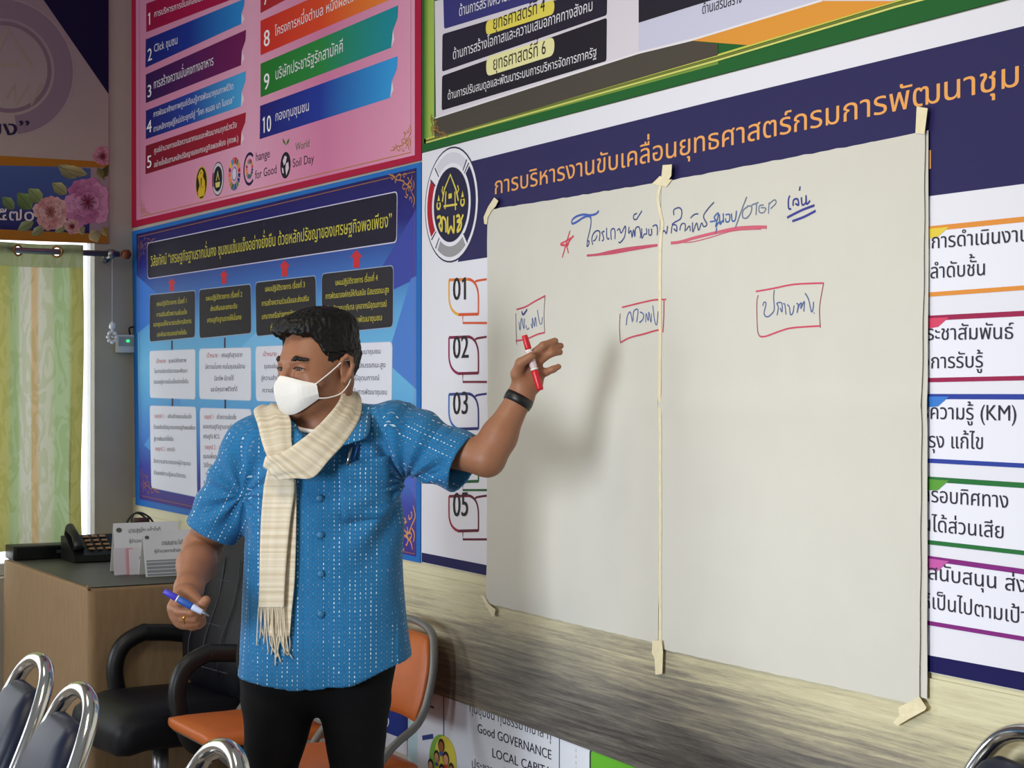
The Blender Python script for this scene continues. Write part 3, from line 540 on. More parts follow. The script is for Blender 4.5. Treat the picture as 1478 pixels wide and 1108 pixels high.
# ---- banner on the window wall
bn=thing('banner','lilac banner with pink peonies and gold bands above the curtained window','banner',base_at(SIDE,(60,346)))
b=B(); slab(SIDE,[(-190,-165),(156.5,-165),(156.5,350),(-190,337)],.005,.0012,b,rgb=(158,138,146)); part(b,'sheet',bn)
b=B(); gquad(b,SIDE,[(-190,-164),(156,-164),(156,236),(-190,222)],[(150,124,140),(154,130,140),(166,148,148),(176,160,150)],P1,8,vertical=True); poly(b,SIDE,[(62,-2),(-8,-164),(156,-164),(156,134)],(24,16,58),P2); part(b,'background',bn)
b=B(); poly(b,SIDE,[(-190,208),(0,223),(156,232),(156,240),(0,237),(-190,226)],(168,108,30),P2); poly(b,SIDE,[(-190,322),(0,329),(156,336),(156,349.5),(0,344),(-190,336)],(168,108,34),P2); part(b,'gold_band',bn)
b=B(); gquad(b,SIDE,[(-190,228),(130,241),(128,336),(-190,322)],[(74,96,150),(66,82,140),(38,34,90)],P2,8,vertical=True); part(b,'blue_field',bn)
b=B(); c=SIDE.ab((8,95)); q=SIDE.m_per_px((8,95)); disc(b,SIDE,c,q*97,(141,119,132),P1+.0004,-80,130,q*70,60); disc(b,SIDE,c,q*66,(134,110,122),P1+.0004,r0=q*60); disc(b,SIDE,c,q*100,(172,152,156),P1+.0005,-90,120,q*98,60)
for s_ in ([(-22,120),(10,40),(45,95)],[(-10,92),(28,92)],[(8,140),(20,120),(22,150),(40,122),(44,150),(60,118)]): stroke(b,SIDE,s_,5,(166,146,134),P1+.0006,smooth=False)
part(b,'emblem',bn)
letter(bn,SIDE,'เพียง”',(-62,194),(43,193),17,(44,34,70),P3,bold=.02); b=B(); text(b,SIDE,'พ.ศ. ๒๕๗๐',(-90,313),(50,317),16,(40,30,60),P3,bold=.06); text(b,SIDE,'พ.ศ. ๒๕๗๐',(-90,313),(50,317),16,(216,204,214),P4,bold=.008); part(b,'lettering',bn)
def petalflower(b,cx,cy,R,cols,off,n=9,layers=3,seed=1,core=(120,24,50)):
    r_=random.Random(seed)
    for l in range(layers):
        rr=R*(1-.27*l); m=n-l
        for i in range(m):
            a=2*math.pi*(i+.5*l)/m+r_.uniform(-.15,.15); k=rr*r_.uniform(.85,1.08); wv=.95*math.pi/m*1.45; o=off+.00006*(l*12+i)
            P=lambda ang,q:(cx+q*math.cos(ang),cy+q*.98*math.sin(ang))
            rim=[(-.0,.12),(-.75,.45),(-1,.78),(-.7,.97),(-.2,.93),(.1,1.02),(.65,.96),(1,.78),(.75,.45)]
            pts=[P(a+wv*u,k*v_) for u,v_ in rim]; c=cols[(i+l)%len(cols)]; dk=tuple(x*.72 for x in c); lt=tuple(min(255,x*1.1) for x in c)
            poly(b,SIDE,pts,[dk,dk,c,lt,c,lt,c,c,dk],o); stroke(b,SIDE,[P(a,k*.2),P(a+.06,k*.55),P(a,k*.85)],.9,dk,o+.00003)
    for i in range(9): a=i*.7; stroke(b,SIDE,[(cx,cy),(cx+R*.3*math.cos(a),cy+R*.3*math.sin(a))],1.1,core,off+.0024)
def leaf(b,p,q,wd,rgb,off):
    dx,dy=q[0]-p[0],q[1]-p[1]; n=(-dy*wd,dx*wd); f=lambda t,s:(p[0]+dx*t+n[0]*s,p[1]+dy*t+n[1]*s)
    poly(b,SIDE,[f(0,0),f(.25,.8),f(.6,.9),f(1,0),f(.6,-.9),f(.25,-.8)],[rgb,rgb,tuple(min(255,c*1.25) for c in rgb),rgb,tuple(c*.75 for c in rgb),tuple(c*.7 for c in rgb)],off); stroke(b,SIDE,[p,q],.9,tuple(c*.65 for c in rgb),off+.0001)
for p,q,w_,c in (((20,300),(2,282),.35,(120,140,90)),((45,300),(24,276),.4,(110,136,80)),((60,290),(40,270),.4,(140,156,100)),((96,278),(74,262),.35,(160,160,110)),((110,255),(82,236),.3,(150,150,110)),((126,250),(86,240),.2,(170,160,110)),((48,318),(24,331),.3,(140,150,110)),((64,325),(44,338),.3,(150,156,116)),((96,322),(78,334),.3,(160,170,120)),((110,318),(120,338),.35,(170,160,120)),((132,330),(140,348),.5,(190,176,130)),((148,325),(156,340),.4,(170,150,90)),((148,255),(156,236),.3,(80,80,40)),((112,310),(96,300),.3,(90,110,70)),((140,240),(150,258),.3,(130,120,70))): b=B(); leaf(b,p,q,w_,c,P3); part(b,'printed_leaf',bn)
b=B(); petalflower(b,126,290,38,[(186,118,156),(202,142,174),(176,104,146)],P4,8,3,3); part(b,'printed_flower',bn)
b=B(); petalflower(b,72,304,26,[(204,150,148),(212,166,160),(194,134,134)],P4,8,3,5,(150,70,60)); part(b,'printed_flower',bn)
b=B(); petalflower(b,147,224,15,[(186,120,140),(196,136,150)],P4,8,2,8); part(b,'printed_flower',bn)
b=B(); petalflower(b,103,325,12,[(200,150,150),(210,160,156)],P4,7,2,9); part(b,'printed_flower',bn)
# ================================================================== flip chart sheets and tape
from mathutils import noise as mnoise
class ChartPlane(MainWall):
    base=.012
    def p3(s, a, off):
        x,z=a; d=.0035*math.sin(2.6*x+1.3)*math.sin(2.1*z+.4)+.0012*math.sin(9*x+4*z)+.001*math.sin(5*z-7*x)
        d+=.0022*mnoise.noise((x*5,z*5,3.3))+.0009*mnoise.noise((x*14,z*9,8.1)); d+=.0042*math.exp(-abs(z-1.482)/.02)+.006*math.exp(-abs(x+2.515)/.05)+.0035*math.exp(-abs(x+3.41)/.03)
        return Vector((x,-s.base-off-d,z))
CH=ChartPlane()
PAPERS='flip chart sheets on the white board'
def sheet(label,q,thick=.0009,off=.0,nx=34,nz=40,jag=0.):
    o=thing('paper_sheet',label,'paper',CH.p3(CH.ab(q[3]),off),0,PAPERS)
    TL,TR,BR,BL=[Vector(CH.ab(p)) for p in q]; b=B(); vs=[]
    for s_ in (thick,0.):
        for j in range(nz+1):
            for i in range(nx+1):
                u,v=i/nx,j/nz; p=(TL.lerp(TR,u)).lerp(BL.lerp(BR,u),v)
                if j in (0,nz): p=p+Vector((0,jag*math.sin(i*2.3)*math.sin(i*.7)))
                if i in (0,nx): p=p+Vector((jag*.6*math.sin(j*1.3),0))
                vs.append(CH.p3(p,off+s_))
    N=(nx+1)*(nz+1); g=lambda i,j,k=0:k*N+j*(nx+1)+i
    fs=[[g(i,j),g(i,j+1),g(i+1,j+1),g(i+1,j)] for j in range(nz) for i in range(nx)]+[[g(i,j,1),g(i+1,j,1),g(i+1,j+1,1),g(i,j+1,1)] for j in range(nz) for i in range(nx)]
    b.add(vs,fs,0,(1,1,1,1),True); fs=[[g(i,0),g(i+1,0),g(i+1,0,1),g(i,0,1)] for i in range(nx)]+[[g(i,nz,1),g(i+1,nz,1),g(i+1,nz),g(i,nz)] for i in range(nx)]
    fs+=[[g(0,j,1),g(0,j+1,1),g(0,j+1),g(0,j)] for j in range(nz)]+[[g(nx,j),g(nx,j+1),g(nx,j+1,1),g(nx,j,1)] for j in range(nz)]
    b.add(vs,fs); b.build('sheet','paper',o); return o
back=sheet('blank under-sheet whose edge peeps out right of the chart paper',[(1240,206),(1339.5,186),(1340,1006),(1240,984)],off=-.003,nx=8)
s1=sheet('left chart paper sheet with red star, pointed at by the man',[(704.5,301),(957,261),(949,927),(702,868)],jag=.0012)
s2=sheet('right chart paper sheet with the boxed word and double blue underline',[(957.5,260.5),(1336.5,188),(1331,1016),(951,934)],jag=.0012)
HA=zc(800,270,7.39); HB=zc(950,260,5.685); HC=zc(690,400,4.768); HD=zc(1060,380,8.525)
BLU,RED=(46,60,128),(190,50,76)
def write(parent,Z,strokes,wpx,rgb,name='handwriting',taper=False):
    b=B()
    for s_ in strokes: stroke(b,CH,Z(*s_),wpx*1.22,rgb,.0016,taper=taper)
    return b.build(name,'ink',parent)
write(s1,HA,[[(195,378),(195,340),(240,300),(320,278),(400,285),(460,270),(490,240)],[(195,378),(240,360),(320,310),(380,295),(405,320)]],2.6,(52,84,170))
write(s1,HA,[[(405,320),(400,400),(375,500),(360,560),(380,560),(375,600),(355,615),(365,550)],[(420,600),(410,540),(430,480),(470,450),(500,470),(490,560)],[(425,560),(450,545),(470,500)],[(520,560),(540,540),(530,490),(520,470),(550,455)],[(575,420),(575,520),(595,540),(602,525)],[(625,550),(622,450),(655,428),(668,470),(665,540)],[(690,450),(715,430),(735,475),(780,400),(772,510),(725,575),(705,570)],[(820,410),(815,480),(840,450),(852,520),(868,440),(880,515)],[(905,265),(872,285),(870,325),(898,330),(920,300),(960,240)],[(885,510),(892,425),(930,415),(948,500),(940,530)],[(958,425),(962,530),(988,490),(1016,482),(1012,425)],[(1040,430),(1045,495),(1075,488),(1072,430)],[(1085,405),(1120,390),(1132,440),(1130,500)]],1.7,BLU)
write(s2,HA,[[(1180,395),(1165,490),(1200,450),(1225,480),(1235,400)],[(1275,480),(1285,395),(1325,395),(1330,455),(1300,430)],[(1300,285),(1298,230),(1350,205),(1380,240),(1370,320),(1310,360),(1280,385)]],1.7,BLU)
write(s2,HB,[[(195,400),(208,350),(238,350),(236,410)],[(245,400),(272,365),(280,408)],[(280,300),(310,270),(340,265)],[(296,335),(300,415),(328,340),(345,400),(368,340),(385,370),(410,350),(382,285),(420,220),(465,170)]],1.6,(52,66,120))
write(s2,HB,[[(435,330),(480,320),(468,292),(502,260),(480,370),(500,340),(522,330)],[(510,270),(515,350),(535,320),(542,330),(540,260)],[(560,300),(565,330),(590,322),(592,272),(560,272)],[(608,262),(615,322),(640,312),(650,240)],[(490,380),(480,430)]],1.9,(50,90,160))
write(s2,HB,[[(735,125),(690,240),(640,380)],[(740,208),(705,235),(700,290),(730,300),(765,260),(775,205),(738,202)],[(775,192),(830,172)],[(815,185),(810,275)],[(872,192),(838,200),(836,248),(868,256),(890,220),(850,214)],[(915,172),(910,265)],[(915,185),(958,150),(972,175),(928,222)]],1.6,(96,110,140))
write(s2,HB,[[(1085,115),(1074,150),(1076,218),(1096,224)],[(1112,200),(1116,152),(1148,144),(1156,192),(1130,180)],[(1168,40),(1163,75)],[(1178,128),(1186,190),(1214,172),(1216,112),(1222,184),(1250,156)]],2.4,(36,44,130))
write(s2,HB,[[(1062,296),(1180,236),(1285,195)],[(1105,325),(1200,290),(1295,240)]],3.0,(40,46,136),'underline')
write(s1,HA,[[(355,714),(470,704),(620,670),(850,632),(1135,605)],[(355,716),(620,692),(860,652),(1135,608)]],2.6,(186,66,92),'underline')
write(s2,HA,[[(1272,580),(1330,578),(1370,566)]],2.6,(186,66,92),'underline')
write(s2,HB,[[(126,505),(200,496),(320,460),(480,420),(640,385),(780,374),(895,374)]],3.6,(196,84,106),'underline')
write(s2,HB,[[(220,500),(300,495),(450,455),(620,405),(850,390)]],1.1,(190,70,96),'underline')
write(s1,HA,[[(172,450),(130,590),(90,735)],[(210,500),(130,600),(70,600)],[(70,590),(120,565),(210,512)],[(75,600),(130,612),(155,690)],[(165,530),(152,600),(132,612)]],1.9,(200,48,72),'star')
write(s1,HC,[[(270,212),(330,195),(400,155),(470,118)],[(265,428),(340,415),(410,385),(468,370)]],1.9,RED,'red_box'); write(s1,HC,[[(468,120),(462,240),(466,370)],[(265,240),(268,340),(270,455)]],1.0,(110,70,80),'red_box')
write(s1,HC,[[(308,225),(318,248),(345,212)]],2.4,(36,36,120)); write(s1,HC,[[(288,300),(296,355),(306,272),(322,345),(326,272)],[(335,320),(345,350),(358,338)],[(370,310),(380,340),(380,270),(395,330),(400,265),(412,330)],[(415,215),(430,300),(445,310),(450,265)]],1.2,(64,86,150))
write(s1,HC,[[(1003,198),(1120,170),(1230,148),(1260,146)],[(990,440),(1060,405),(1160,380),(1262,352)]],1.9,RED,'red_box'); write(s2,HC,[[(1276,145),(1312,143)],[(1298,150),(1295,260),(1287,370)]],1.7,RED,'red_box'); write(s1,HC,[[(990,240),(985,340),(990,440)]],1.1,(130,60,80),'red_box')
write(s1,HC,[[(1032,320),(1040,260),(1060,230),(1075,300)],[(1080,290),(1085,225),(1115,215),(1105,300)],[(1130,230),(1155,245),(1150,280),(1125,302)],[(1170,300),(1175,240),(1190,290),(1195,230),(1210,300),(1215,240)],[(1225,185),(1235,290),(1248,315),(1258,225)]],1.4,(60,82,150))
write(s2,HD,[[(260,328),(480,290),(750,240),(1105,225)],[(310,880),(380,880),(560,815),(720,775),(1065,752)]],2.0,(196,60,88),'red_box'); write(s2,HD,[[(1105,225),(1080,360),(1055,540),(1065,775)],[(288,375),(270,480),(280,800),(312,882)]],1.4,(150,56,76),'red_box')
write(s2,HD,[[(345,505),(360,460),(385,480),(360,600),(400,640),(460,600),(488,540),(480,400),(490,310)],[(522,622),(538,520),(520,475),(580,470),(585,580),(560,530)],[(600,480),(620,490),(635,612)],[(650,490),(678,520),(690,612),(722,590),(738,500)],[(768,478),(790,490),(775,592),(800,500),(830,470),(822,540),(865,450),(860,575)],[(875,350),(920,430),(955,578),(976,530),(980,455)],[(992,588),(985,598)]],1.6,(72,92,150))
TAPES='masking tape strips holding the chart paper'
def tape(label,pts,off=.0022,rgb=None,plane=None,n=0):
    pl=plane or CH; o=tag(None or (lambda b:(slab(pl,pts,.0005,off+nudge(),b),b.build('masking_tape','tape',origin=pl.p3(pl.ab(pts[0]),off)))[1])(B()),label,'tape',TAPES); return o
tape('crumpled masking tape at the top left corner of the chart paper',[(700,311),(707,296),(716,283),(722,288),(718,296),(712,302),(706,312),(705,322),(701,321)],.003)
tape('upright masking tape strip over the top of the seam, on the navy band',[(961,236.5),(974,235.5),(973,252),(967,262),(959,256)],.0034)
tape('wrinkled masking tape patch across the top of the paper seam',[(946,264),(957,252),(966,258),(974,257),(966,268),(958,266)],.003)
tape('masking tape strip at the top right corner, overlapping the navy band',[(1327,152),(1342,154.5),(1338,192),(1325,190)],.004)
b=B(); seam=[(957,266),(953.5,284),(957,306),(960,322),(958,345),(957,420),(956,520),(955,620),(954,720),(953,820),(952.5,920),(952,940)]
A=catmull([Vector(CH.ab(p)) for p in seam],4); wd=3.3*CH.m_per_px((955,600)); vs=[]
for t_ in (.0024,.0019):
    for a in A: vs+=[CH.p3((a.x-wd,a.y),t_),CH.p3((a.x+wd,a.y),t_)]
m_=len(A); b.add(vs,[[2*i,2*i+1,2*i+3,2*i+2] for i in range(m_-1)]+[[2*m_+2*i,2*m_+2*i+2,2*m_+2*i+3,2*m_+2*i+1] for i in range(m_-1)]+[[2*i,2*i+2,2*m_+2*i+2,2*m_+2*i] for i in range(m_-1)]+[[2*i+1,2*m_+2*i+1,2*m_+2*i+3,2*i+3] for i in range(m_-1)],0,(1,1,1,1))
tag(b.build('masking_tape','tape',origin=CH.p3(CH.ab((955,600)),.002)),'long vertical masking tape along the seam of the two chart sheets','tape',TAPES)
tape('masking tape strip at the foot of the seam, hanging onto the wood grain',[(946,921),(958,922),(960,938),(959,970),(950,971),(948.5,946),(945,940)],.0085)
tape('folded masking tape strip at the bottom left corner of the chart paper',[(695,856),(701,858),(708,870),(717,877),(715,887),(712,886),(704,873)],.0036)
tape('wide masking tape patch at the bottom right corner of the chart paper',[(1300,1018),(1318,1010),(1333,1002),(1343,1018),(1341,1022),(1320,1033),(1298,1045),(1292,1040),(1301,1030)],.0036)
# ================================================================== curtain, rod, ornament, adapter
SP=SideWall(); RX=XL+.085
class RodPlane(SideWall): base=.085
RP=RodPlane(); zr=RP.ab((100,362))[1]; cy0=RP.ab((26,362))[0]; cy1=RP.ab((82,362))[0]; per=2*(cy1-cy0)
rod=thing('curtain_rod','grey steel curtain rod with a brown end knob above the window','curtain rod',(RX,-.6,zr))
b=B(); b.tube([(RX,-1.4,zr),(RX,RP.ab((172,363))[0],zr)],.0125,12); b.build('pole','steel',rod)
b=B(); yk=RP.ab((179,364))[0]; b.tube([(RX,yk-.012,zr),(RX,yk,zr),(RX,yk+.02,zr),(RX,yk+.03,zr)],.014,12,rad=[.012,.02,.021,.008]); b.build('end_knob','rust',rod)
b=B(); yb=RP.ab((160,363))[0]; b.tube([(XL,yb,zr-.012),(RX,yb,zr-.012)],.008,10); b.tube([(RX,yb-.014,zr),(RX,yb+.014,zr)],.019,14); b.tube([(XL+.001,yb,zr-.012),(XL+.008,yb,zr-.012)],.022,14); b.build('bracket','steel',rod)
cm_=bpy.data.materials.new('striped_curtain_fabric'); cm_.use_nodes=True; nt=cm_.node_tree; pb=nt.nodes['Principled BSDF']; out=nt.nodes['Material Output']
a=nt.nodes.new('ShaderNodeAttribute'); a.attribute_name='Col'; tc=nt.nodes.new('ShaderNodeTexCoord'); mp=nt.nodes.new('ShaderNodeMapping'); mp.inputs['Scale'].default_value=(3,3,1.1)
wv=nt.nodes.new('ShaderNodeTexNoise'); wv.inputs['Scale'].default_value=5; wv.inputs['Detail'].default_value=2; wv.inputs['Distortion'].default_value=2.5
nt.links.new(tc.outputs['Object'],mp.inputs[0]); nt.links.new(mp.outputs[0],wv.inputs['Vector'])
cr=nt.nodes.new('ShaderNodeValToRGB'); cr.color_ramp.elements[0].position=.47; cr.color_ramp.elements[1].position=.53; cr.color_ramp.elements[0].color=(.82,.86,.72,1); cr.color_ramp.elements[1].color=(1,1,1,1); nt.links.new(wv.outputs['Fac'],cr.inputs[0])
mx=nt.nodes.new('ShaderNodeMix'); mx.data_type='RGBA'; mx.blend_type='MULTIPLY'; mx.inputs[0].default_value=.8; nt.links.new(a.outputs['Color'],mx.inputs[6]); nt.links.new(cr.outputs[0],mx.inputs[7])
pb.inputs['Roughness'].default_value=.6; nt.links.new(mx.outputs[2],pb.inputs['Base Color']); tr=nt.nodes.new('ShaderNodeBsdfTranslucent'); nt.links.new(mx.outputs[2],tr.inputs[0])
ms=nt.nodes.new('ShaderNodeMixShader'); ms.inputs[0].default_value=.5; nt.links.new(pb.outputs[0],ms.inputs[1]); nt.links.new(tr.outputs[0],ms.inputs[2]); nt.links.new(ms.outputs[0],out.inputs[0]); M['curtain']=cm_
cur=thing('curtain','sheer green and yellow striped curtain hanging on metal rings at the window','curtain',(RX,-.7,.84))
def fold(y,z): return RX+.026*math.sin(2*math.pi*(y-cy0)/per+math.pi)*(1 if z>zr-.1 else 1+.25*math.sin(3*z+y*9))+.004*math.sin(40*y+3*z)*(zr-z)
ye=RP.ab((118,500))[0]; ys=[-1.45+(ye+1.45)*i/150 for i in range(151)]
def stripe(px):
    st=[(-400,(140,138,84)),(8,(160,156,92)),(14,(146,160,116)),(26,(152,168,124)),(30,(182,182,164)),(48,(188,186,170)),(49,(184,158,118)),(57,(184,158,118)),(58,(188,186,170)),(76,(184,188,160)),(80,(160,180,136)),(98,(164,182,142)),(100,(156,152,90)),(124,(148,144,84))]
    for (x0,c0),(x1,c1) in zip(st,st[1:]):
        if x0<=px<x1: t=(px-x0)/(x1-x0); return tuple(p+(q-p)*t for p,q in zip(c0,c1))
    return st[-1][1] if px>0 else st[0][1]
def pxof(y,z): q=Vector((RX,y,z))-CAM; return PCX+FPX*q.dot(RT)/q.dot(FW)
b=B(); zs=[.84,.95,1.1,1.25,1.4,1.55,1.7,1.85,1.95,zr-.065]; vs=[];cs=[]
for z in zs:
    for y in ys:
        yy=y+(.012*math.sin(z*4)*(zr-z) if y>ye-.05 else 0); vs.append((fold(y,z),yy,z)); px=pxof(y,1.6); px=px if px>-60 else -60+((px+60)%170); cs.append(L3(stripe(px)))
n=len(ys); b.add(vs,[[j*n+i,j*n+i+1,(j+1)*n+i+1,(j+1)*n+i] for j in range(len(zs)-1) for i in range(n-1)],0,cs,True); b.build('fabric','curtain',cur)
b=B(); zs=[zr-.066,zr-.03,zr,zr+.03,zr+.046]; vs=[]
gy=[cy0+k*per/2 for k in range(-6,2)]
ok=lambda y,z: all((y-g)**2+(z-zr)**2>.021**2 for g in gy)
ys2=[-1.45+(ye+1.45)*i/240 for i in range(241)]; zs=[zr-.066+.097*i/22 for i in range(23)]; n=len(ys2)
b.add([(fold(y,zr),y,z) for z in zs for y in ys2],[[j*n+i,j*n+i+1,(j+1)*n+i+1,(j+1)*n+i] for j in range(22) for i in range(n-1) if ok((ys2[i]+ys2[i+1])/2,(zs[j]+zs[j+1])/2)],0,L3((140,146,112)),True); b.build('header_band','curtain',cur)
for g in gy:
    sl=(fold(g+.01,zr)-fold(g-.01,zr))/.02; t=Vector((sl,1,0)).normalized(); b=B()
    b.tube([Vector((fold(g,zr),g,zr))+t*.021*math.cos(k*math.pi/12)+Vector((0,0,.021*math.sin(k*math.pi/12))) for k in range(24)],.0045,8,closed=True); b.build('ring','brass',cur)
orn=thing('hanging_ornament','faceted white crystal ornament hanging on a thread from the curtain rod','ornament',RP.p3(RP.ab((162,497)),.0))
po=wloc(orn); b=B(); zt=zr-.02; b.tube([(po.x,po.y,po.z+.1),(po.x,po.y,zr-.0135)],.0012,5); b.tube([(RX+.0138*math.cos(k*.5236),po.y,zr+.0138*math.sin(k*.5236)) for k in range(12)],.0012,5,closed=True); b.build('thread','white',orn)
b=B(); bm=bmesh.new(); bmesh.ops.create_icosphere(bm,subdivisions=1,radius=.016); b.frombm(bm,xf=Matrix.Translation(po+Vector((0,0,.085)))@Matrix.Diagonal((1,1,1.3,1)),smooth=False); b.build('bead','crystal',orn)
b=B()
for k in range(8):
    a_=k*math.pi/4; c=po+Vector((.0,.018*math.cos(a_),.038+.022*math.sin(a_))); bm=bmesh.new(); bmesh.ops.create_icosphere(bm,subdivisions=1,radius=.0095); b.frombm(bm,xf=Matrix.Translation(c),smooth=False)
b.tube([po+Vector((0,0,.06)),po+Vector((0,0,.09))],.003,6); b.ball(po+Vector((0,0,.038)),.007,n=8); b.build('pendant','crystal',orn)
ad=thing('power_adapter','white box adapter with a green light on the wall beside the ornament','adapter',base_at(SIDE,(180,508)))
q=[SIDE.ab(p) for p in ((166,481),(191,481),(191,507),(166,507))]; ya,yb_=q[0][0],q[1][0]; za,zb_=q[2][1],q[0][1]
b=B(); b.box((XL,ya,za),(XL+.035,yb_,zb_),bevel=.004); b.build('body','white',ad)
b=B(); b.box((XL+.034,ya+.004,za+.028),(XL+.038,yb_-.004,zb_-.008)); b.build('front_plate',mat('grey_front_plate',(168,172,176),.5),ad)
b=B(); b.ball((XL+.039,ya+.045,za+.05),.0055,n=8,sc=(.5,1.3,1)); b.build('light','led',ad)
b=B(); b.tube(catmull([Vector((XL+.02,ya+.06,zb_)),Vector((XL+.03,ya+.055,zb_+.03)),Vector((XL+.03,ya+.09,zb_+.035)),Vector((XL+.015,yb_+.004,zb_+.045))],5),.004,7); b.build('cord','black',ad)
# ================================================================== covered desk and what stands on it
DZ=.81; DX0,DX1,DY0,DY1=-7.29,-6.083,-.579,-.03
def onz(px,py,z=.81): r=ray(px,py); return CAM+r*((z-CAM_H)/r.z)
dk=thing('desk','desk hidden under the brown cloth in the corner','desk',((DX0+DX1)/2,(DY0+DY1)/2,0))
b=B(); b.box((DX0+.03,DY0+.03,DZ-.045),(DX1-.03,DY1-.03,DZ-.008),bevel=.004); b.build('desk_top','rust',dk)
for x in (DX0+.06,DX1-.06):
    for y in (DY0+.06,DY1-.06): b=B(); b.box((x-.02,y-.02,0),(x+.02,y+.02,DZ-.045)); b.build('leg','rust',dk)
b=B(); rim=[]; NS=26
def edge(p,q,n): return [Vector(p).lerp(Vector(q),i/n) for i in range(n)]
loop=edge((DX0,DY0),(DX1,DY0),34)+edge((DX1,DY0),(DX1,DY1),18)+edge((DX1,DY1),(DX0,DY1),10)+edge((DX0,DY1),(DX0,DY0),10); n=len(loop)
cx_,cy_=(DX0+DX1)/2,(DY0+DY1)/2; vs=[]; levels=[(DZ,.985),(DZ-.002,.997),(DZ-.012,1.0),(DZ-.1,1.002),(DZ-.3,1.006),(DZ-.55,1.01),(.02,1.013)]
for li,(z,k) in enumerate(levels):
    for i,p in enumerate(loop):
        d=Vector((p.x-cx_,p.y-cy_)); o_=d.normalized()*(.0045*math.sin(i*.9+z*3)+.004*math.sin(i*.37+1))*max(0,(DZ-.05-z)); sag=-.010*(1-abs(2*((i%18)/18)-1))*(1 if li<2 and 34<=i<52 else 0)
        vs.append((cx_+d.x*(1+(k-1)*1.2)+o_.x,cy_+d.y*(1+(k-1)*1.2)+o_.y,z))
vs.append((cx_,cy_,DZ)); fs=[[li*n+i,(li+1)*n+i,(li+1)*n+(i+1)%n,li*n+(i+1)%n] for li in range(len(levels)-1) for i in range(n)]+[[i,(i+1)%n,len(vs)-1] for i in range(n)]
b.add(vs,fs,0,(1,1,1,1),True); b.tube([(DX1-.006,DY0+.004,DZ-.004),(DX1+.004,DY0-.004,DZ+.012)],.006,7)
clo=tag(b.build('tablecloth','cloth',origin=(cx_,cy_,.02)),'brown cloth draped over the corner desk down to the floor','tablecloth')
def put(name,label,cat,p,rz=0,group=None): return thing(name,label,cat,p,rz,group)
dm=tag((lambda b:(b.box((DX0+.01,DY0+.012,.8125),(DX1-.012,DY1-.005,.8145)),b.build('desk_mat',mat('olive_sheet',(74,74,62),.5,noise=.12,nscale=9),origin=(DX0+.3,-.3,.8125)))[1])(B()),'dark olive sheet lying over the top of the covered desk','desk mat'); DZ=.8155
p=onz(45,806); o=put('receiver_box','flat black receiver box at the desk end under the curtain','receiver',(p.x,p.y,DZ))
b=B(); p.x+=.05; b.box((p.x-.13,-.575,DZ+.001),(p.x,-.265,DZ+.056),bevel=.004); b.build('case','black',o)
b=B(); b.box((p.x,-.56,DZ+.012),(p.x+.003,-.28,DZ+.05)); b.build('front_panel',mat('dark_panel',(10,10,12),.25),o)
b=B(); b.box((p.x+.003,-.40,DZ+.024),(p.x+.0036,-.33,DZ+.036)); b.build('display',mat('panel_display',(60,66,74),.3),o)
p=onz(104,804); o=put('set_top_box','small black box behind the desk phone','set-top box',(p.x,p.y,DZ))
b=B(); b.box((p.x-.14,-.225,DZ+.003),(p.x+.01,-.115,DZ+.045),bevel=.005); b.build('case','black',o)
b=B(); b.tube(catmull([Vector((p.x+.01,-.15,DZ+.03)),Vector((p.x+.05,-.13,DZ+.06)),Vector((p.x+.12,-.1,DZ+.05)),Vector((p.x+.2,-.06,DZ+.008))],6),.004,7); b.build('cable','black',o)
p=onz(140,810); o=put('desk_telephone','black desk telephone with tan keys and coiled cord left of the white name cards','telephone',(p.x,p.y,DZ),0)
x0,y0=p.x,p.y; b=B(); pr=[(x0-.17,.02),(x0-.17,.095),(x0-.11,.1),(x0+.03,.03),(x0+.03,.004),(x0-.17,.004)]
b.add([(x,y0-.1,DZ+z) for x,z in pr]+[(x,y0+.1,DZ+z) for x,z in pr],[list(range(6)),[6+i for i in range(6)][::-1]]+[[i,6+i,6+(i+1)%6,(i+1)%6] for i in range(6)],0); b.build('body','black',o)
sl=(.03-.1)/.14
for i in range(4):
    for j in range(3):
        x=x0-.09+i*.028; y=y0-.02+j*.034; z=DZ+.1+sl*(x-(x0-.11)); b=B(); b.box((x-.009,y-.011,z),(x+.009,y+.011,z+.008),bevel=.002); b.build('key',mat('tan_key',(176,140,104),.5) if i+j==0 else bpy.data.materials['tan_key'],o)
b=B(); b.tube([(x0-.13,y0-.075,DZ+.1),(x0-.12,y0-.075,DZ+.128),(x0-.05,y0-.075,DZ+.105),(x0+.0,y0-.075,DZ+.075),(x0+.005,y0-.075,DZ+.05)],.018,10,rad=[.022,.02,.016,.02,.024]); b.build('handset','black',o)
CARDS='white tent name cards on the desk'
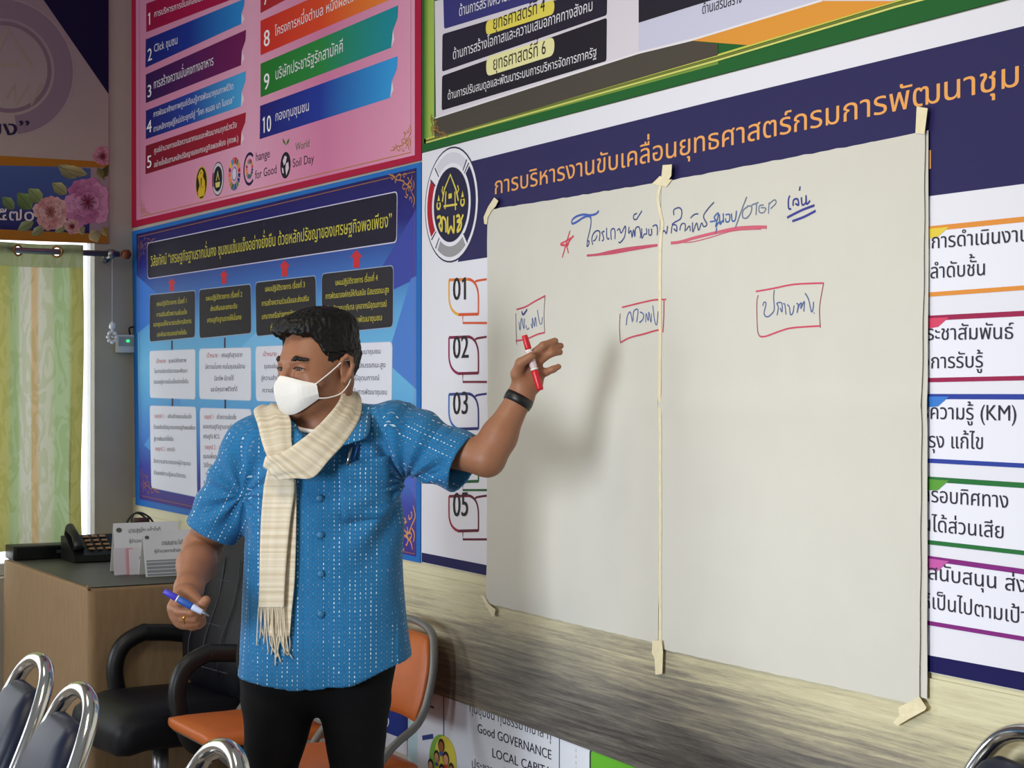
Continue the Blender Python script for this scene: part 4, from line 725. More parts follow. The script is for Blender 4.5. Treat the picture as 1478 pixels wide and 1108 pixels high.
def tent(label,px,py,L,H,D,lines,rz=0,z=.8155):
    p=onz(px,py,z); o=put('name_card',label,'name card',(p.x,p.y,z+.001),rz,CARDS)
    b=B(); th=.0025; pr=[(0,0),(-D/2,H),(-D,0),(-D+th*1.5,0),(-D/2,H-th*3),(-th*1.5,0)]
    b.add([(x,0,z_) for x,z_ in pr]+[(x,L,z_) for x,z_ in pr],[[0,1,4,5],[1,2,3,4],[6,11,10,7],[7,10,9,8]]+[[i,6+i,6+(i+1)%6,(i+1)%6] for i in range(6)],0); b.build('card','card',o,local=True)
    F=lambda u,v,off=.0012:(-D/2*v+off,L*u,H*v+off*.3)
    b=B(); b.add([F(.08+.045*math.cos(t*.5236),.86+.045*L/H*math.sin(t*.5236)*.8) for t in range(12)],[list(range(12))],0,L3((96,100,90))); b.build('crest','print',o,local=True)
    for s_,u0,u1,v0,h in lines:
        g,wd=layout(s_); b=B(); k=(u1-u0)/wd
        for vs,fs in g: b.add([F(u0+x*k,v0+y*h) for x,y in vs],fs,0,L3((60,60,66)))
        b.build('lettering','print',o,local=True)
    b=B(); b.add([F(.03,.02),F(.97,.02),F(.97,.36),F(.03,.36)],[[0,1,2,3]],0,L3((150,152,158)))
    for k in range(4): b.add([F(.03,.06+.08*k,.0016),F(.97,.06+.08*k,.0016),F(.97,.085+.08*k,.0016),F(.03,.085+.08*k,.0016)],[[0,1,2,3]],0,L3((206,207,212)))
    b.build('printed_band','print',o,local=True); return o
tent('name card at the back of the cards, nearest the telephone',168,826,.25,.185,.1,[('นายสุรชัย แก้วใจดี',.22,.72,.80,.13),('ผู้อำนวยการกลุ่มงาน',.22,.66,.60,.1)],-.06)
tent('name card standing in front beside the arm of the man',211,831,.19,.165,.1,[('นายสมชาย ใจดี',.36,.8,.68,.14),('ผู้อำนวยการสำนักงาน',.2,.86,.52,.1)],-.03)
p=onz(196,828); o=put('name_card','small curled pink-edged white card leaning in front of the name cards','name card',(p.x-.02,p.y,DZ),0,None)
b=B()
for x,ya_,yb2,h,c in ((.03,-.085,-.02,.1,(226,222,228)),(.036,-.04,-.012,.098,(226,170,184)),(.044,-.03,.03,.094,(232,230,234))):
    b.add([(x,ya_,0),(x,yb2,0),(x-.012,yb2,h),(x-.012,ya_,h),(x-.002,ya_,0),(x-.002,yb2,0),(x-.014,yb2,h),(x-.014,ya_,h)],[[0,1,2,3],[4,7,6,5],[0,3,7,4],[1,5,6,2],[3,2,6,7],[0,4,5,1]],0,L3(c))
b.build('card','print',o,local=True); b=B(); b.add([(.0415+.001-.012*(.055+.012*math.sin(t*.6))/.094+.002,.018+.01*math.cos(t*.6),.06+.012*math.sin(t*.6)) for t in range(10)],[list(range(10))],0,L3((70,76,80))); b.build('crest','print',o,local=True)
p=onz(300,836); o=put('box_file','teal box file with cream page block at the desk edge','box file',(p.x,-.2,DZ))
b=B(); b.box((DX1-.15,-.2,DZ+.001),(DX1-.055,-.045,DZ+.05),bevel=.003); b.build('cover','teal',o); b=B(); b.box((DX1-.145,-.195,DZ+.05),(DX1-.06,-.05,DZ+.062),bevel=.002); b.build('page_block',mat('cream_pages',(226,222,200),.7),o)
o=put('name_card','plain grey-edged tent card standing on the teal box file','name card',(DX1-.068,-.165,DZ+.063),0)
b=B(); pr=[(0,0),(-.04,.105),(-.08,0)]; b.add([(x,0,z) for x,z in pr]+[(x,.1,z) for x,z in pr],[[0,1,4,3],[1,2,5,4],[2,0,3,5],[0,2,1],[3,4,5]],0); b.build('card','card',o,local=True)
b=B(); b.add([(.001,.004,.004),(.001,.096,.004),(-.012,.096,.04),(-.012,.004,.04)],[[0,1,2,3]],0,L3((170,172,176))); b.build('printed_band','print',o,local=True)
o=put('cable_bundle','loops of black cable rising behind the white name cards','cable',at(205,800,6.98)-Vector((0,0,at(205,800,6.98).z-DZ)))
w0=wloc(o); b=B()
for pts in ([(182,760),(184,750),(191,741),(198,738),(206,742),(214,750),(219,757)],[(193,760),(190,748),(194,739),(204,738),(216,745),(224,757)],[(197,752),(204,748),(212,751),(219,754)],[(219,757),(222,775),(214,797),(200,806)],[(182,760),(180,780),(188,800),(204,806)]): b.tube(catmull([at(x,y,6.97+.004*i) for i,(x,y) in enumerate(pts)],5),.0042,7)
b.build('cable','black',o); b=B(); q=at(204,749,6.96); b.tube([q-Vector((.0,.03,0)),q+Vector((.0,.03,0))],.012,8); b.build('plug',mat('dark_red_plug',(60,22,26),.5),o)
# ================================================================== chairs
def rbox(half,r,n=8,bulge=0.,warp=None):
    bm=bmesh.new(); bmesh.ops.create_cube(bm,size=2); bmesh.ops.subdivide_edges(bm,edges=list(bm.edges),cuts=n,use_grid_fill=True); H=Vector(half)
    for v in bm.verts:
        p=Vector((v.co.x*H.x,v.co.y*H.y,v.co.z*H.z)); i=Vector([max(-(H[k]-r),min(H[k]-r,p[k])) for k in range(3)]); d=p-i
        q=i+(d.normalized()*r if d.length>1e-9 else d)
        if bulge: q.z+=bulge*(1-(v.co.x)**2)*(1-(v.co.y)**2)*(1 if v.co.z>0 else -.3)
        v.co=Vector(warp(q)) if warp else q
    bmesh.ops.recalc_face_normals(bm,faces=list(bm.faces)); return bm
def pad(name,m,parent,half,r,bulge=0.,warp=None,n=8):
    b=B(); b.frombm(rbox(half,r,n,bulge,warp),smooth=True); return b.build(name,m,parent,local=True)
def tubeobj(name,m,parent,path,r,n=12,k=0,**kw):
    b=B(); P=[Vector(p) for p in path]; b.tube(catmull(P,k) if k else P,r,n,**kw); return b.build(name,m,parent,local=True)
# executive chair, local front = -y
ex=thing('office_chair','black leather executive chair with padded arms, between desk and man','office chair',(-5.735,-.435,0),math.radians(3))
pad('seat','leather',ex,(.255,.26,.065),.055,.02,lambda q:(q.x,q.y+.02,q.z+.40-.03*max(0,-q.y-.16)/.1+.01*abs(q.x)/.25))
def bw(q):   # a tall shaped back: q.x across, q.z thickness, q.y up
    t=(q.y+.36)/.72; wx=1.1-.10*abs(t-.45)*2-.12*max(0,t-.8)/.2; y=.255+.075*t-.10*math.exp(-((t-.25)/.2)**2)*.5+.03*max(0,t-.85)/.15
    return (q.x*wx, y-q.z, .445+.70*t)
pad('backrest','leather',ex,(.25,.36,.055),.05,.015,bw,10)
for i in range(3):
    for ax in (0,1):
        pts=[]
        for k in range(13):
            u=-.17+.34*k/12; pts.append(bw(Vector((u,-.24+i*.15,.0715-.012*abs(u)/.17)) if ax==0 else Vector((-.12+i*.12,-.26+.4*k/12,.0715))))
        tubeobj('stitching',mat('stitch_thread',(44,48,60),.5) if 'stitch_thread' not in bpy.data.materials else bpy.data.materials['stitch_thread'],ex,pts,.0022,5)
for sx in (-1,1):
    x=.285*sx; ar=[(x*.9,.08,.345),(x,.005,.36),(x,-.04,.44),(x,-.055,.54),(x,-.025,.615),(x,.045,.652),(x,.07,.652),(x,.15,.645),(x*.97,.23,.63)]
    tubeobj('armrest','black',ex,ar,.03,14,5,rad=None,flat=.8)
tubeobj('gas_column','steel',ex,[(0,0,.1),(0,0,.34)],.028,14)
for k in range(5):
    a_=k*2*math.pi/5+.3; b=B(); b.tube([(.03*math.cos(a_),.03*math.sin(a_),.115),(.28*math.cos(a_),.28*math.sin(a_),.075)],.024,10,rad=[.028,.018]); f=b.build('foot','black',ex,local=True)
    b=B(); b.ball((.28*math.cos(a_),.28*math.sin(a_),.03),.03,n=12); w_=b.build('caster','black',f,local=True)
# orange folding chairs, local front = -y
def folding(label,loc,rz):
    o=thing('folding_chair',label,'chair',loc,rz,'orange folding chairs along the wall')
    pad('seat','orange',o,(.205,.20,.022),.02,.014,lambda q:(q.x*(1-.06*(q.y<0)),q.y-.02,q.z+.455-.02*(q.y)))
    def bk(q): t=(q.y+.12)/.24; return (q.x*(1-.25*max(0,t-.55)**2*4-.10*max(0,.3-t)/.3),.182+.05*t-q.z+.03*(1-(q.x/.2)**2),.575+.235*t)
    pad('backrest','orange',o,(.19,.12,.018),.017,.01,bk,8)
    fr=[(.215,-.24,.01),(.215,-.10,.26),(.215,.06,.50),(.214,.165,.585),(.212,.205,.68),(.195,.225,.77),(.14,.242,.828),(.0,.25,.845)]
    pts=fr+[(-x,y,z) for x,y,z in fr[-2::-1]]; tubeobj('frame','greytube',o,pts,.0115,10,5)
    for sx in (-1,1): tubeobj('leg','greytube',o,[(.19*sx,-.16,.445),(.19*sx,.05,.25),(.19*sx,.27,.012)],.0105,10)
    tubeobj('seat_rail','greytube',o,[(-.19,-.19,.435),(.19,-.19,.435)],.009,8); tubeobj('crossbar','greytube',o,[(-.19,.2,.09),(.19,.2,.09)],.008,8)
    tubeobj('crossbar','greytube',o,[(-.215,-.19,.1),(.215,-.19,.1)],.008,8); return o
folding('orange folding chair with its seat showing left of the man',(-5.19,-.315,0),0)
folding('orange folding chair whose backrest shows right of the man',(-4.585,-.315,0),0)
# navy banquet chairs, local front = -y
def banquet(label,loc,rz):
    o=thing('banquet_chair',label,'chair',loc,rz,'chrome and navy banquet chairs'); o.scale=(.91,1,1)
    pad('seat','vinyl',o,(.21,.21,.04),.035,.02,lambda q:(q.x,q.y,q.z+.44))
    def lean(z): return .19+.20*(z-.45)/.45
    def bk(q): t=(q.y+.17)/.34; return (q.x*(1-.04*t-.30*max(0,t-.62)**2/.144),lean(.49+.39*t)-q.z*1.0-.01,.49+.385*t)
    pad('backrest','vinyl',o,(.168,.17,.028),.026,.012,bk,10)
    half=[(.2,.19+.02,.012),(.2,.19,.30),(.2,lean(.5),.5),(.198,lean(.62),.62),(.190,lean(.74),.74),(.170,lean(.83),.83),(.132,lean(.89),.89),(.075,lean(.917),.917),(.0,lean(.925),.925)]
    pts=half+[(-x,y,z) for x,y,z in half[-2::-1]]; tubeobj('frame','chrome',o,pts,.0165,14,6,flat=1.0)
    for sx in (-1,1):
        tubeobj('leg','chrome',o,[(.19*sx,.18,.395),(.19*sx,-.1,.395),(.19*sx,-.165,.385),(.19*sx,-.19,.34),(.19*sx,-.2,.012)],.012,10,4)
    tubeobj('stretcher','chrome',o,[(-.19,-.197,.16),(.19,-.197,.16)],.008,8)
    for sx in (-1,1): b=B(); b.ball((.197*sx,lean(.66)-.008,.66),.008,n=8); b.build('rivet','brass',o,local=True)
    return o
def place_b(label,px,py,d,rz,ztop=.925):
    p=at(px,py,d); a=Vector((0,.39+.005,0)); c,s_=math.cos(rz),math.sin(rz); banquet(label,(p.x+s_*a.y,p.y-c*a.y,p.z-ztop-.0135),rz)
BQ=[]
def zfor(py,ztop=.9385): return (CAM_H-ztop)*FPX/(py-PCY)
for label,px,py,rz in (('navy banquet chair with chrome frame at the left picture edge',55,943,math.radians(-3)),('navy banquet chair with chrome frame, second from the left edge, before the office chair seat',117,986,math.radians(-4)),('navy banquet chair of which only the chrome arch shows before the orange seat',327,1070,math.radians(-6)),('navy banquet chair standing at the wall under the right side of the chart paper',1496,1048,math.radians(-14))):
    place_b(label,px,py,zfor(py),rz)
# ================================================================== the man
D0=4.10; PX0=(470-PCX)/FPX*D0
PBASE=CAM+FW*D0+RT*PX0; PBASE.z=0
PROT=math.atan2(RT.y,RT.x)
def LP(px,py,y=0.): d=D0+y; return np.array([(px-PCX)/FPX*d-PX0, y, CAM_H+(PCY-py)/FPX*d])
A_=lambda *v: np.array(v,dtype=float)
# ---- small signed-distance modeller: smooth unions of tapered limbs and ellipsoids, meshed as one skin
class Sdf:
    def __init__(s): s.p=[]
    def cone(s,a,b,ra,rb,k=.02,sub=False):
        a,b=A_(*a),A_(*b); c=(a+b)/2; R=np.linalg.norm(b-a)/2+max(ra,rb)
        ab=b-a; L=max(ab@ab,1e-12)
        def f(P):
            t=np.clip(((P-a)@ab)/L,0,1); return np.linalg.norm(P-a-t[:,None]*ab,axis=1)-(ra+(rb-ra)*t)
        s.p.append((f,c,R,k,sub)); return s
    def chain(s,pts,rs,k=.012):
        for i in range(len(pts)-1): s.cone(pts[i],pts[i+1],rs[i],rs[i+1],k if i==0 else .004)
        return s
    def ell(s,c,r,k=.02,sub=False,M_=None):
        c,r=A_(*c),A_(*r)
        def f(P):
            q=P-c
            if M_ is not None: q=q@M_
            k0=np.linalg.norm(q/r,axis=1); k1=np.linalg.norm(q/(r*r),axis=1); return k0*(k0-1)/np.maximum(k1,1e-9)
        s.p.append((f,c,max(r),k,sub)); return s
    def fn(s,f,c,R,k=.01,sub=False): s.p.append((f,A_(*c),R,k,sub)); return s
    def act(s,c,R): return [q for q in s.p if np.linalg.norm(q[1]-c)<q[2]+R+.07]
    def __call__(s,P,prims=None):
        d=np.full(len(P),1e3)
        for f,c,R,k,sub in (s.p if prims is None else prims):
            e=f(P)
            if sub: e=-e; h=np.clip(.5-.5*(d-e)/k,0,1); d=d+(e-d)*h+k*h*(1-h)
            else: h=np.clip(.5+.5*(d-e)/k,0,1); d=d+(e-d)*h-k*h*(1-h)
        return d
def nets(F,lo,hi,h,smooth=1,Bs=16,margin=1.5):
    lo=A_(*lo); n=np.ceil((A_(*hi)-lo)/h).astype(int)+1; nb=np.ceil(n/Bs).astype(int); n=nb*Bs
    V=np.empty(n,dtype=np.float32); R=Bs*h*.87; g=np.stack(np.meshgrid(*[np.arange(Bs)]*3,indexing='ij'),-1).reshape(-1,3)*h
    cs=np.stack(np.meshgrid(*[np.arange(k) for k in nb],indexing='ij'),-1).reshape(-1,3); C=lo+(cs+.5)*Bs*h
    isS=isinstance(F,Sdf); dc=F(C)
    for (i,j,k),c,d in zip(cs,C,dc):
        sl=np.s_[i*Bs:(i+1)*Bs,j*Bs:(j+1)*Bs,k*Bs:(k+1)*Bs]
        if abs(d)>R*margin: V[sl]=d; continue
        P=lo+np.array([i,j,k])*Bs*h+g; V[sl]=(F(P,F.act(c,R)) if isS else F(P)).reshape(Bs,Bs,Bs)
    S=V<0; N=np.array(n)-1
    mixed=np.zeros(N,dtype=np.int8)
    for a in (0,1):
        for b_ in (0,1):
            for c in (0,1): mixed+=S[a:N[0]+a,b_:N[1]+b_,c:N[2]+c]
    cells=np.argwhere((mixed>0)&(mixed<8)); idx=np.full(N,-1,dtype=np.int64); idx[tuple(cells.T)]=np.arange(len(cells))
    acc=np.zeros((len(cells),3)); cnt=np.zeros(len(cells))
    cor=[(a,b_,c) for a in (0,1) for b_ in (0,1) for c in (0,1)]
    for p in cor:
        for q in cor:
            if p<q and sum(abs(x-y) for x,y in zip(p,q))==1:
                v0=V[tuple((cells+p).T)]; v1=V[tuple((cells+q).T)]; m=(v0<0)!=(v1<0); t=np.where(m,v0/np.where(m,v0-v1,1),0)
                acc+=m[:,None]*(A_(*p)+(A_(*q)-A_(*p))*t[:,None]); cnt+=m
    X=lo+(cells+acc/np.maximum(cnt,1)[:,None])*h
    quads=[]
    for ax in range(3):
        o1,o2=[(1,2),(2,0),(0,1)][ax]
        a=[slice(1,N[k]) if k!=ax else slice(0,N[k]) for k in range(3)]; s0=S[tuple(a)]; a2=list(a); a2[ax]=slice(1,N[ax]+1); s1=S[tuple(a2)]
        e=np.argwhere(s0!=s1)
        st=np.array([1 if k!=ax else 0 for k in range(3)]); e=e+st; sgn=S[tuple(e.T)]
        u=np.zeros(3,int); v=np.zeros(3,int); u[o1]=1; v[o2]=1
        q=np.stack([idx[tuple((e-u-v).T)],idx[tuple((e-v).T)],idx[tuple(e.T)],idx[tuple((e-u).T)]],1)
        q[~sgn]=q[~sgn][:,::-1]; quads.append(q)
    Q=np.concatenate(quads); Q=Q[(Q>=0).all(1)]
    for _ in range(smooth):
        s_=np.zeros_like(X); c_=np.zeros(len(X))
        for k in range(4): np.add.at(s_,Q[:,k],X[Q[:,(k+1)%4]]); np.add.at(c_,Q[:,k],1)
        X=X*.5+.5*s_/np.maximum(c_,1)[:,None]
    return X,Q
def normals(X,Q):
    nn=np.cross(X[Q[:,2]]-X[Q[:,0]],X[Q[:,3]]-X[Q[:,1]]); N_=np.zeros_like(X)
    for k in range(4): np.add.at(N_,Q[:,k],nn)
    return N_/np.maximum(np.linalg.norm(N_,axis=1),1e-12)[:,None]
def meshobj(name,X,Q,m,parent,uv=None,cols=None):
    me=bpy.data.meshes.new(name); me.vertices.add(len(X)); me.vertices.foreach_set('co',X.astype(np.float32).ravel())
    me.loops.add(Q.size); me.loops.foreach_set('vertex_index',Q.astype(np.int32).ravel()); me.polygons.add(len(Q)); me.polygons.foreach_set('loop_start',np.arange(0,Q.size,4,dtype=np.int32))
    me.update(calc_edges=True); me.validate(); me.polygons.foreach_set('use_smooth',np.ones(len(me.polygons),dtype=bool))
    if uv is not None: me.uv_layers.new(name='UVMap').data.foreach_set('uv',uv.astype(np.float32).ravel())
    if cols is not None: me.color_attributes.new('Col','FLOAT_COLOR','POINT').data.foreach_set('color',cols.astype(np.float32).ravel())
    me.materials.append(M[m] if isinstance(m,str) else m); o=bpy.data.objects.new(name,me); COL.objects.link(o); o.parent=parent; return o
man=thing('person','man in blue patterned shirt, cream scarf and white mask pointing at the chart paper','person',PBASE,PROT)
# ---- head frame: f forward, l to his left, u up; the face is turned to the left of the picture
TH,PH=math.radians(43),math.radians(5)
F0=A_(-math.sin(TH),-math.cos(TH),0); Lh=A_(math.cos(TH),-math.sin(TH),0); Zh=A_(0,0,1); Fh=F0*math.cos(PH)-Zh*math.sin(PH); Uh=Zh*math.cos(PH)+F0*math.sin(PH)
HC_=A_(-.020,.012,1.566); RH_=np.stack([Fh,Lh,Uh],1)      # columns: p_local = HC + R @ (f,l,u)
def hd(f,l,u): return HC_+Fh*f+Lh*l+Uh*u
S=Sdf()
S.ell(hd(-.012,0,.030),(.096,.0765,.088),.02,M_=RH_)
S.ell(hd(.030,0,-.028),(.062,.0635,.085),.03,M_=RH_)
S.ell(hd(.036,0,-.078),(.050,.050,.034),.03,M_=RH_)
S.cone(hd(.083,-.028,.020),hd(.083,.028,.020),.010,.010,.018)
for s_ in (-1,1):
    S.cone(hd(.060,s_*.045,-.024),hd(.052,s_*.056,-.03),.015,.012,.02)            # cheekbone
    S.ell(hd(.100,s_*.0325,.0005),(.014,.019,.011),.012,True,RH_)                   # socket
    S.ell(hd(.0735,s_*.0325,.001),(.0155,.0185,.0135),.006,False,RH_)               # lids
    S.ell(hd(.090,s_*.0325,.0012),(.012,.0150,.0029),.002,True,RH_)                 # the narrow smiling slit
    S.cone(hd(.083,s_*.022,-.014),hd(.072,s_*.046,-.012),.0055,.005,.008)          # lower lid bag
    e=lambda f,u,o=0.: hd(f,s_*(.0765+o),u)
    S.ell(e(-.014,-.012,.002),(.014,.005,.026),.006,False,RH_)
    S.chain([e(-.004,.0,.001),e(-.004,.016,.008),e(-.014,.024,.012),e(-.026,.017,.014),e(-.029,.0,.013),e(-.023,-.02,.009),e(-.012,-.034,.004)],[.004,.005,.005,.005,.005,.005,.006],.004)
S.cone(hd(.094,0,.002),hd(.112,0,-.036),.008,.013,.012); S.ell(hd(.103,0,-.040),(.012,.018,.010),.01,False,RH_)
S.ell(hd(.084,0,-.072),(.014,.026,.013),.012,False,RH_); S.ell(hd(.080,0,-.100),(.016,.02,.014),.014,False,RH_)
S.cone(hd(-.020,0,-.05),A_(.004,.035,1.40),.058,.060,.03); S.cone(hd(.0,.03,-.085),A_(-.02,-.01,1.40),.018,.014,.03); S.cone(hd(-.04,.045,-.04),A_(.0,.0,1.405),.016,.015,.03)
# trunk and legs (under the clothes)
S.ell(A_(-.005,.035,1.27),(.165,.088,.18),.04); S.cone((-.15,.03,1.405),(.145,.03,1.425),.05,.05,.04); S.ell(A_(-.012,.035,1.05),(.15,.09,.2),.05); S.ell(A_(-.02,.035,.90),(.165,.095,.12),.05)
LEG=[[(-.105,.035,.86),(-.127,.025,.64),(-.142,.02,.48),(-.15,.045,.09)],[(.055,.035,.86),(.068,.03,.64),(.074,.03,.48),(.08,.055,.09)]]
for lg in LEG: S.chain(lg,[.075,.052,.047,.034],.03); S.cone(lg[3],A_(*lg[3])+A_(-.01,-.12,-.055),.034,.03,.02)
# arm raised toward the paper
SHL=A_(.160,.020,1.405); ELB=LP(703,659,-.07); WRL=LP(752,569,-.05)
S.cone(SHL,ELB,.048,.0405,.03); S.cone(ELB,(ELB*.66+WRL*.34),.039,.0395,.02); S.cone(ELB*.66+WRL*.34,WRL,.0395,.0275,.02)
def W3(px,py,y): return LP(px,py,y)
yh=-.052
S.cone(WRL,W3(757,556,yh),.028,.027,.02)
for a,b_,r0,r1 in (((757,553),(756,529),.021,.016),((763,551),(764,522),.019,.015),((769,550),(771,526),.018,.0145),((772,551),(778,536),.017,.0135)): S.cone(W3(*a,yh),W3(*b_,yh-.004),r0,r1,.014)
FL=[([(755,528,yh-.004),(767,511,yh-.017),(784,497,yh-.018),(801,490,yh-.008)],[.0125,.0108,.0098,.0082]),
    ([(764,522,yh-.004),(777,508,yh-.010),(794,499,yh-.008),(809,497,yh+.004)],[.0120,.0106,.0096,.0080]),
    ([(771,526,yh-.003),(784,514,yh-.012),(797,507,yh-.015),(808,506,yh-.006)],[.0115,.0100,.0090,.0076]),
    ([(777,537,yh-.002),(788,535,yh-.010),(798,531,yh-.013),(806,527,yh-.011)],[.0105,.0088,.0080,.0070])]
for pts,rs in FL: S.chain([W3(*p) for p in pts],rs,.008)
S.chain([W3(753,556,yh-.004),W3(746,538,yh-.02),W3(751,522,yh-.036),W3(767,511.5,yh-.043)],[.019,.0145,.0118,.0095],.012)
# arm hanging and bent forward with the blue pen
SHR=A_(-.178,.025,1.392); ELR=LP(291,792,.055); WRR=LP(272,847,-.15)
S.cone(SHR,ELR,.052,.043,.03); MID=ELR*.6+WRR*.4; S.cone(ELR,MID,.043,.043,.02); S.cone(MID,WRR,.043,.029,.02)
yr=-.195
S.cone(WRR,W3(267,860,yr),.029,.026,.02)
for a,b_,r0,r1 in (((262,858),(252,874),.019,.015),((266,862),(254,884),.018,.0145),((272,866),(259,893),.017,.014),((277,868),(266,897),.0155,.013)): S.cone(W3(*a,yr+.0),W3(*b_,yr-.014),r0,r1,.014)
FR=[([(251,874,yr-.014),(259,880,yr-.044),(276,881,yr-.052),(291,881,yr-.042)],[.0128,.0112,.0102,.0088]),
    ([(254,885,yr-.014),(264,890,yr-.040),(280,890,yr-.045),(292,888,yr-.028)],[.0122,.0108,.0098,.0084]),
    ([(259,893,yr-.012),(270,898,yr-.034),(284,896,yr-.037),(293,893,yr-.02)],[.0116,.0102,.0092,.0080]),
    ([(266,897,yr-.010),(277,902,yr-.026),(287,900,yr-.027),(293,897,yr-.012)],[.0104,.0090,.0082,.0072])]
for pts,rs in FR: S.chain([W3(*p) for p in pts],rs,.008)
S.chain([W3(272,855,yr-.004),W3(283,866,yr-.02),W3(290,874,yr-.034),W3(297,864,yr-.045)],[.0185,.0145,.0122,.0105],.012)
X,Q=nets(S,(-.36,-.31,.0),(.60,.20,1.70),.0027,1)
def fine(X,Q,amp,sc,seed=0.):
    from mathutils import noise as mn
    N_=normals(X,Q); d=np.array([mn.noise((x*sc+seed,y*sc,z*sc)) for x,y,z in X]); return X+N_*(d*amp)[:,None]
M['skin']=mat('skin',(150,102,75),.5,noise=.10,nscale=38,bump=.03); sp=M['skin'].node_tree.nodes['Principled BSDF']; sp.inputs['Subsurface Weight'].default_value=.08; sp.inputs['Subsurface Radius'].default_value=(.012,.005,.003); sp.inputs['Subsurface Scale'].default_value=.6; sp.inputs['Specular IOR Level'].default_value=.4
meshobj('body',X,Q,'skin',man)
# ---- eyes, brows
M['eye']=mat('dark_eye',(26,18,15),.4); M['hair']=mat('black_hair',(13,11,12),.5,noise=.3,nscale=70,stretch=(1,1,.25),bump=.3,spec=.3)
for s_ in (-1,1):
    b=B(); b.ball(hd(.0735,s_*.0325,.001),.0128,n=14); b.build('eye','eye',man,local=True)
    b=B(); b.tube(catmull([Vector(hd(.0865,s_*.0170,.0022)),Vector(hd(.0895,s_*.0260,.0064)),Vector(hd(.0880,s_*.0380,.0062)),Vector(hd(.0795,s_*.0490,.0010))],4),.0013,6); b.build('eyelash','hair',man,local=True)
    E_=Sdf(); E_.chain([hd(.0900,s_*.011,.0185),hd(.0885,s_*.030,.0262),hd(.0735,s_*.052,.0225)],[.0052,.0064,.0034],.006)
    x_,q_=nets(E_,tuple(hd(.08,s_*.032,.022)-.04),tuple(hd(.08,s_*.032,.022)+.04),.0016,1); meshobj('eyebrow',fine(x_,q_,.0012,240),q_,'hair',man)
# ---- hair
def hair(P):
    q=(P-HC_)@RH_; f,l,u=q[:,0],q[:,1],q[:,2]
    def el(c,r): k=(q-A_(*c))/A_(*r); k0=np.linalg.norm(k,axis=1); k1=np.linalg.norm(k/A_(*r),axis=1); return k0*(k0-1)/np.maximum(k1,1e-9)
    d=el((-.012,0,.034),(.104,.083,.099))
    def sm(a,c,k): h=np.clip(.5+.5*(a-c)/k,0,1); return a+(c-a)*h-k*h*(1-h)
    d=sm(d,el((.024,-.006,.100),(.066,.064,.026)),.035); d=sm(d,el((.060,-.022,.090),(.029,.042,.020)),.025); d=sm(d,el((-.03,.008,.096),(.072,.068,.034)),.03)
    ang=np.arctan2(l,f+.02); d-=.0009*np.sin(ang*31+u*60+9*np.sin(ang*3))*np.clip((u-.01)/.06,0,1)+.0008*np.sin(l*380+f*210+u*90)
    al=np.abs(l)
    line=np.interp(f,[-.12,-.075,-.045,-.030,-.012,.000,.012,.026,.038,.052,.075,.12],[-.058,-.058,-.045,-.022,.012,-.012,-.020,.010,.040,.072,.083,.085])+.004*np.sin(l*130+1)-.004*np.clip((.05-al)/.05,0,1)*0
    cut=(line-u)*.75
    side=np.where((al>.055)&(u<.035),.005,0.)     # cropped sides
    return np.maximum(d+side,cut)
x_,q_=nets(hair,tuple(HC_-.15),tuple(HC_+A_(.15,.15,.17)),.0024,1); meshobj('hair',fine(x_,q_,.0026,120),q_,'hair',man)
# ---- mask
rows=[[(.1135,0,-0.0105),(.104,.020,-0.0155),(.087,.045,-0.0245),(.0655,.0650,-0.0325)],
      [(.1285,0,-0.0365),(.109,.026,-0.0355),(.094,.050,-0.0365),(.0645,.0690,-0.0375)],
      [(.1270,0,-0.0745),(.108,.026,-0.0715),(.091,.050,-0.0645),(.0620,.0690,-0.0565)],
      [(.1040,0,-0.1035),(.096,.024,-0.0995),(.080,.045,-0.0865),(.0570,.0650,-0.0675)]]
M['mask']=mat('white_mask',(236,235,232),.75,noise=.02,nscale=90,bump=.04,spec=.2)
NU,NV=9,6; grid=[]
crow=[[Vector(p) for p in catmull([Vector(p) for p in r],NU//3*1)] for r in rows]
for r in range(3):
    for j in range(NV if r<2 else NV+1):
        t=j/NV; grid.append([a.lerp(c,t)+Vector((.0035*math.sin(math.pi*t)*(1-i/len(crow[0])),0,0)) for i,(a,c) in enumerate(zip(crow[r],crow[r+1]))])
full=[[Vector((p.x,-p.y,p.z)) for p in g[:0:-1]]+g for g in grid]; nc=len(full[0]); b=B(); vs=[]
for sc in (1.,.972):
    for g in full: vs+=[hd(p.x*sc if sc<1 else p.x,p.y*sc,p.z) for p in g]
nr=len(full); T=nr*nc; fs=[]
for j in range(nr-1):
    for i in range(nc-1): k=j*nc+i; fs+=[[k,k+1,k+nc+1,k+nc],[T+k,T+k+nc,T+k+nc+1,T+k+1]]
for i in range(nc-1): fs+=[[i,T+i,T+i+1,i+1],[T-nc+i,T-nc+i+1,2*T-nc+i+1,2*T-nc+i]]
for j in range(nr-1): fs+=[[j*nc,(j+1)*nc,T+(j+1)*nc,T+j*nc],[j*nc+nc-1,T+j*nc+nc-1,T+(j+1)*nc+nc-1,(j+1)*nc+nc-1]]
b.add(vs,fs,0,(1,1,1,1),False)
mk=b.build('face_mask','mask',man,local=True)
for s_ in (-1,1):
    for pts in ([(.0655,.0655,-.034),(.03,.0765,-.011),(-.006,.083,.012),(-.022,.086,.014)],[(.0575,.0655,-.067),(.038,.073,-.068),(.008,.081,-.062),(-.014,.084,-.046),(-.024,.086,-.03)]):
        b=B(); b.tube(catmull([Vector(hd(p[0],s_*p[1],p[2])) for p in pts],5),.0015,6); b.build('ear_loop','mask',mk,local=True)
